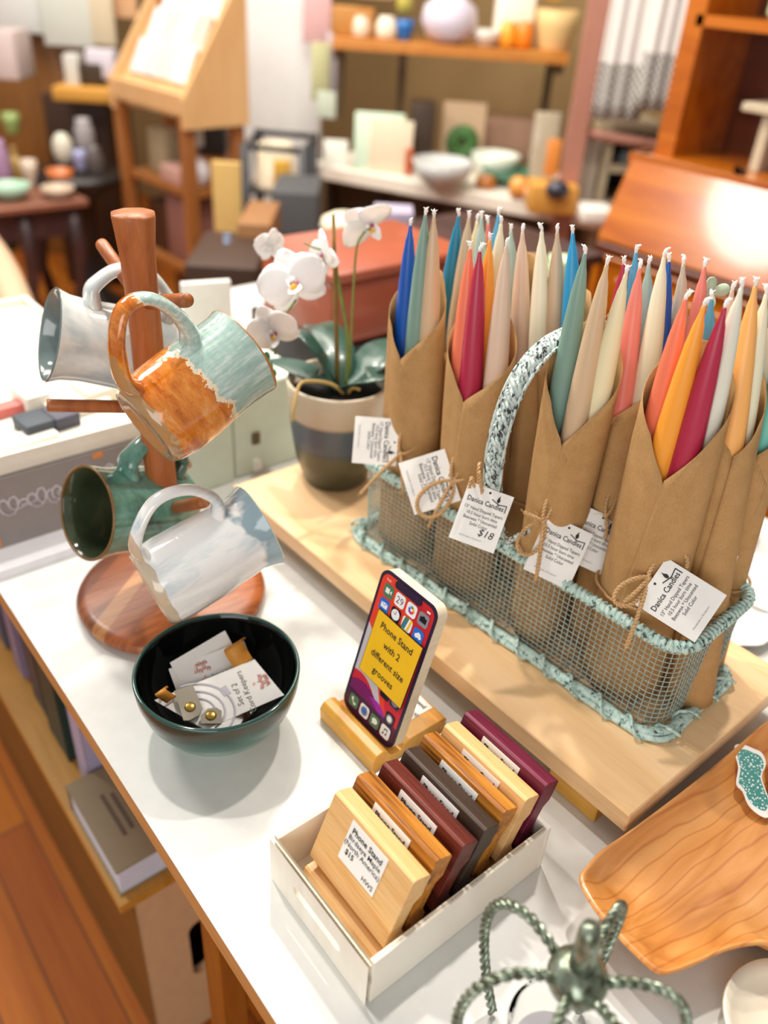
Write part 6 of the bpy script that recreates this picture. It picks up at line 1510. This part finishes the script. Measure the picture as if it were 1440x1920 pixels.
BX('wooden_crate', 'brown wooden crate on the floor behind the orchid at the left', 'crate', 480, 560, 420, 60, '#8f6238', depth=2.3, floor=True, thick=0.25)
BX('dark_cabinet', 'dark brown cabinet low behind the mug tree pegs', 'cabinet', 420, 640, 500, 130, '#3a2213', depth=2.1, floor=True, thick=0.3)

# ---------------------------------------------------------------- wooden display rack with card packets
RD = 3.0
def rp(px, py, d=RD): return atd(px, py, d)
t = thing('display_rack', 'open wooden display rack with a slanted card tray on top and shelves below', 'display rack', (rp(300, 400).x, rp(300, 400).y, -0.75))
fl = rp(222, 165, 3.0); fr = rp(347, 205, 2.75); bk_ = Vector((0.62, 0.78, 0))*0.0
back = Vector((fr.x-fl.x, fr.y-fl.y, 0)); wid = back.length; back.normalize(); dirb = Vector((-back.y, back.x, 0))
if dirb.dot(CF) < 0: dirb = -dirb
MR = Matrix(((back.x, dirb.x, 0, fl.x), (back.y, dirb.y, 0, fl.y), (0, 0, 1, 0), (0, 0, 0, 1))); zf = (fl.z+fr.z)/2; dp = 0.20
for (x, y) in ((0, 0), (wid, 0), (0, dp), (wid, dp)):
    top_ = zf if y == 0 else zf+0.30
    mb = MB(); mb.box((x, y, (top_-0.75)/2), (0.042, 0.042, top_+0.75), bev=0.003, M=MR); part('leg', mb, W_BR, t)
for zz in (zf-0.28, zf-0.56):
    mb = MB(); mb.box((wid/2, dp/2, zz), (wid, dp, 0.022), M=MR); part('shelf', mb, W_BR, t)
mb = MB(); mb.box((wid/2, -0.01, zf+0.01), (wid+0.05, 0.03, 0.06), M=MR)
a_ = [(0, -0.02, zf-0.03), (wid, -0.02, zf-0.03), (wid, dp+0.02, zf+0.28), (0, dp+0.02, zf+0.28)]
mb.add(a_+[(x, y, z+0.02) for x, y, z in a_], [[3, 2, 1, 0], [4, 5, 6, 7], [0, 1, 5, 4], [1, 2, 6, 5], [2, 3, 7, 6], [3, 0, 4, 7]], 0, False, MR); part('card_tray', mb, W_TAN, t)
sp = [(wid+0.02, -0.03, zf-0.06), (wid+0.02, dp+0.03, zf-0.06), (wid+0.02, dp+0.03, zf+0.40), (wid+0.02, -0.03, zf+0.03)]
for off in (0, -wid-0.03):
    mb = MB(); mb.add([(x+off, y, z) for x, y, z in sp]+[(x+off+0.018, y, z) for x, y, z in sp], [[3, 2, 1, 0], [4, 5, 6, 7], [0, 1, 5, 4], [1, 2, 6, 5], [2, 3, 7, 6], [3, 0, 4, 7]], 0, False, MR); part('side_panel', mb, W_TAN, t)
cols = ['#dfe8ea', '#cfd6d8', '#e8e2d0', '#f2f2f0', '#dce8ec', '#e6d8c8', '#eef0f0', '#d8c8b8', '#e4ecf0', '#c4c8cc', '#f0f4f6', '#e2dcd2']
k = 0
for r_ in range(3):
    for c_ in range(4):
        x = 0.04+(wid-0.08)*(c_+0.5)/4; y = 0.03+0.07*r_; z = zf-0.01+0.31*(y+0.02)/(dp+0.04)+0.005
        Mx = MR @ Matrix.Translation((x, y, z)) @ Matrix.Rotation(math.radians(-28), 4, 'X'); mb = MB(); mb.box((0, 0, 0.062), ((wid-0.1)/4.2, 0.014, 0.12), bev=0.002, M=Mx)
        solo('card_packet', mb, P(cols[k], 0.12, name='shiny_film', coat=0.8), 'shiny film wrapped card packet, %s row of the tray, %s' % (['front', 'middle', 'back'][r_], ['leftmost', 'second from left', 'third from left', 'rightmost'][c_]), 'card packet', 'film wrapped card packets in the display rack tray'); k += 1
def onR(nm, lab, cat, x, y, zsh, d, col, kind=None, rot=0.0):
    mb = MB()
    if kind is None: mb.box((0, 0, d[2]/2), d, bev=0.006, seg=2)
    else: mb.lathe([(0.0001, 0)]+[(max(0.0001, r*d[0]/2), q*d[2]) for r, q in kind], 24)
    M = MR @ Matrix.Translation((x*wid, y, zsh+0.0115)) @ Matrix.Rotation(rot, 4, 'Z'); mb.v = [M @ v for v in mb.v]; return solo(nm, mb, P(col, 0.6), lab, cat)
z1_, z2_ = zf-0.28, zf-0.56
onR('beige_pouch', 'beige pouch on the upper shelf of the display rack', 'pouch', 0.28, 0.10, z1_, (0.12, 0.08, 0.15), '#a99878')
onR('grey_pouch', 'mauve grey pouch beside the beige one on the rack shelf', 'pouch', 0.55, 0.14, z1_, (0.13, 0.05, 0.17), '#7d6a68')
onR('pink_pouch', 'pink folded cloth on the upper rack shelf', 'cloth', 0.66, 0.05, z1_, (0.13, 0.08, 0.06), '#c79a8e')
onR('white_globe', 'round white globe at the right of the upper rack shelf', 'globe', 0.86, 0.07, z1_, (0.09, 0.09, 0.10), '#e8e4ea', ROUND)
onR('mauve_cloth', 'dusty mauve cloth block on the lower rack shelf', 'cloth', 0.68, 0.10, z2_, (0.18, 0.14, 0.24), '#91645a')
onR('brown_box', 'dark brown box on the lower rack shelf at the left', 'box', 0.3, 0.11, z2_, (0.15, 0.14, 0.18), '#4a2a14')
onR('white_box', 'pale box at the foot of the display rack', 'box', 0.55, 0.05, -0.75, (0.22, 0.2, 0.10), '#c9b9a4')
onR('white_jar', 'white lidded jar at the right of the lower rack shelf', 'jar', 0.93, 0.04, z2_, (0.07, 0.07, 0.08), '#d5d1cc', JAR)
BX('black_speaker', 'black box with a white card right of the display rack leg', 'box', 398, 292, 212, 46, '#2c2420', depth=3.0, thick=0.1)
BX('white_card_holder', 'tilted white card in front of the black box', 'card', 372, 275, 228, 22, '#c9d0d0', depth=2.9, thick=0.01, rz=RF+0.4)
BX('orange_stool', 'orange wooden stool seat below the black box', 'stool', 388, 325, 296, 54, '#c07a3c', depth=3.0, floor=True, thick=0.2)


# ---------------------------------------------------------------- left background
b = at(150, 372, -0.2); t = thing('side_table', 'dark purplish brown side table with curved legs at the far left', 'table', (b.x-0.25, b.y+0.1, -0.75))
e0 = at(-60, 395, -0.2); e1 = at(150, 372, -0.2); ed = (e1-e0); eL = ed.length; ed.normalize(); en = Vector((-ed.y, ed.x, 0))
if en.dot(CF) < 0: en = -en
MT2 = Matrix(((ed.x, en.x, 0, e0.x), (ed.y, en.y, 0, e0.y), (0, 0, 1, 0), (0, 0, 0, 1)))
mb = MB(); mb.box((eL/2, 0.22, -0.21), (eL+0.04, 0.50, 0.025), bev=0.004, M=MT2); part('top', mb, wood('red_top', [(0.3, '#7a4a38'), (0.7, '#94604a')], 0), t)
mb = MB(); mb.box((eL/2, 0.02, -0.275), (eL-0.02, 0.025, 0.105), M=MT2); mb.box((eL-0.02, 0.22, -0.275), (0.025, 0.40, 0.105), M=MT2); mb.box((eL/2, 0.42, -0.275), (eL-0.02, 0.025, 0.105), M=MT2); part('apron', mb, W_DK, t)
for x, y in ((eL-0.03, 0.03), (0.18, 0.03), (eL-0.03, 0.41), (0.18, 0.41)):
    mb = MB(); mb.tube([MT2 @ Vector(p) for p in ((x, y, -0.23), (x+0.012, y-0.008, -0.38), (x-0.008, y, -0.55), (x+0.02, y-0.01, -0.745))], [0.034, 0.030, 0.020, 0.026], 8); part('leg', mb, W_DK, t)
zt5 = -0.197
def onT(nm, lab, cat, px, pyb, pyt, wpx, col, kind='box', **k):
    if kind == 'box': return BX(nm, lab, cat, px, pyb, pyt, wpx, col, z=zt5, **k)
    return VASE(nm, lab, cat, px, pyb, pyt, wpx, col, kind, z=zt5, **k)
onT('mint_plate', 'mint green plate on the dark side table', 'plate', 20, 372, 345, 80, '#a9ccb4', BOWL)
onT('purple_vase', 'mauve purple vase standing behind the mint plate', 'vase', 8, 345, 262, 34, '#a583a4', JAR)
onT('ochre_bottle', 'ochre bottle beside the purple vase', 'bottle', 34, 338, 275, 26, '#a8894a', BOTTLE)
onT('orange_bowl', 'orange bowl near the right end of the dark side table', 'bowl', 116, 352, 318, 50, '#c9703a', BOWL)
onT('cream_saucer', 'cream saucer under the orange bowl', 'saucer', 110, 370, 350, 62, '#c9b49e', BOWL)
onT('pink_cup', 'pinkish white cup between the bottle and the orange bowl', 'cup', 60, 350, 300, 30, '#cbb7a4', POT)
BX('oak_cabinet', 'tall orange brown oak cabinet at the back left', 'cabinet', 60, 330, 60, 230, '#8c5a1c', depth=4.0, floor=True, thick=0.4, mat=wood('oak_cab', [(0.3, '#7a4c18'), (0.7, '#94622a')], 2))
BX('cabinet_door', 'lighter orange framed panel leaning on the oak cabinet', 'panel', 64, 150, 62, 50, '#bb7a2a', depth=3.9, thick=0.03)
BX('dark_dresser', 'dark brown dresser between the oak cabinet and the display rack', 'dresser', 165, 400, 180, 110, '#3a200c', depth=3.7, floor=True, thick=0.4)
BX('yellow_shelf', 'yellow wooden shelf board carrying white goods at the left', 'shelf', 155, 192, 166, 110, '#d0953c', depth=3.3, thick=0.25)
for px, pyb, pyt, w_, col, lab in ((138, 170, 102, 26, '#cfcdc6', 'white cup with handle on the yellow shelf'), (190, 148, 94, 52, '#d6d0dc', 'pale lilac bag on the yellow shelf'), (172, 165, 120, 40, '#3a2a18', 'dark box behind the white cup on the yellow shelf')):
    BX('shelf_goods', lab, 'goods', px, pyb, pyt, w_, col, depth=3.35, thick=0.08, group='goods on the yellow shelf')
for px, pyb, w_, col, lab in ((40, 62, 120, '#dfe2e0', 'white shirt hanging at the top left corner'), (130, 88, 90, '#d6d9d0', 'grey white shirt hanging beside the white one'), (196, 86, 44, '#dccdb0', 'cream cloth hanging right of the shirts'), (225, 34, 66, '#e8b88c', 'peach cloth hanging left of the display rack')):
    BX('hanging_cloth', lab, 'cloth', px, pyb, pyb-160, w_, col, depth=3.6, thick=0.03, rough=0.9, group='cloths hanging at the top left')
BX('white_box_stack', 'white and pink box at the far left edge above the plate', 'box', 14, 150, 58, 44, '#d8c6c4', depth=3.4, thick=0.2)
VASE('cream_vase', 'cream round vase left of the grey jars', 'vase', 122, 308, 248, 38, '#d2cdbc', ROUND, depth=3.2)
VASE('grey_vase', 'grey jar behind the cream vase', 'vase', 162, 285, 222, 36, '#a09a9c', JAR, depth=3.3)
VASE('silver_jar', 'dark grey jar right of the cream vase', 'jar', 180, 330, 275, 34, '#5a5250', JAR, depth=3.2)
VASE('blue_cup', 'lilac blue cup between the vases', 'cup', 152, 318, 282, 26, '#8f90b8', POT, depth=3.1)
VASE('green_vase', 'bright green vase at the far left', 'vase', 24, 250, 212, 34, '#97ac66', POT, depth=3.5)
t = thing('pedestal', 'dark round pedestal carrying the cream and grey vases', 'pedestal', tuple(atd(150, 320, 3.2)))
b = atd(150, 322, 3.2); mb = MB(); mb.lathe([(0.0001, -0.75), (0.16, -0.75), (0.15, -0.70), (0.05, -0.62), (0.05, b.z-0.1), (0.18, b.z-0.02), (0.18, b.z), (0.0001, b.z)], 32, M=Matrix.Translation((b.x, b.y, 0))); part('column', mb, P('#1d1513', 0.4), t)
# chair beyond the far end of the table
c0 = atd(40, 700, 1.75); t = thing('armchair', 'pale brown wooden armchair beyond the far left end of the table', 'chair', (c0.x, c0.y, -0.75))
M_CH = P('#c2a183', 0.6, name='beech')
S = spline([atd(-40, 440, 2.1), atd(0, 500, 2.0), atd(38, 590, 1.9), atd(62, 680, 1.85), atd(66, 760, 1.8)], 6); mb = MB(); mb.tube(S, 0.028, 10, flat=(1, 1.4)); part('arm', mb, M_CH, t)
s0 = atd(66, 760, 1.8); mb = MB(); mb.tube([s0, Vector((s0.x, s0.y, -0.745))], 0.022, 8); part('leg', mb, M_CH, t)
s1 = atd(-40, 440, 2.1); mb = MB(); mb.tube([s1, Vector((s1.x, s1.y, -0.745))], 0.022, 8); part('leg', mb, M_CH, t)
mb = MB(); mb.box((s0.x-0.25, s0.y+0.12, -0.32), (0.5, 0.5, 0.08), bev=0.03, seg=3); part('seat', mb, P('#b08a70', 0.8), t)
BX('green_ball', 'dark green cushion under the side table at the far left', 'cushion', 6, 475, 425, 30, '#1f4a26', depth=3.3, thick=0.1, bev=0.03)
BX('flat_parcel', 'long flat beige parcel lying on the table behind the white tray', 'parcel', 110, 680, 655, 150, '#d9c8b4', depth=1.5, thick=0.1)
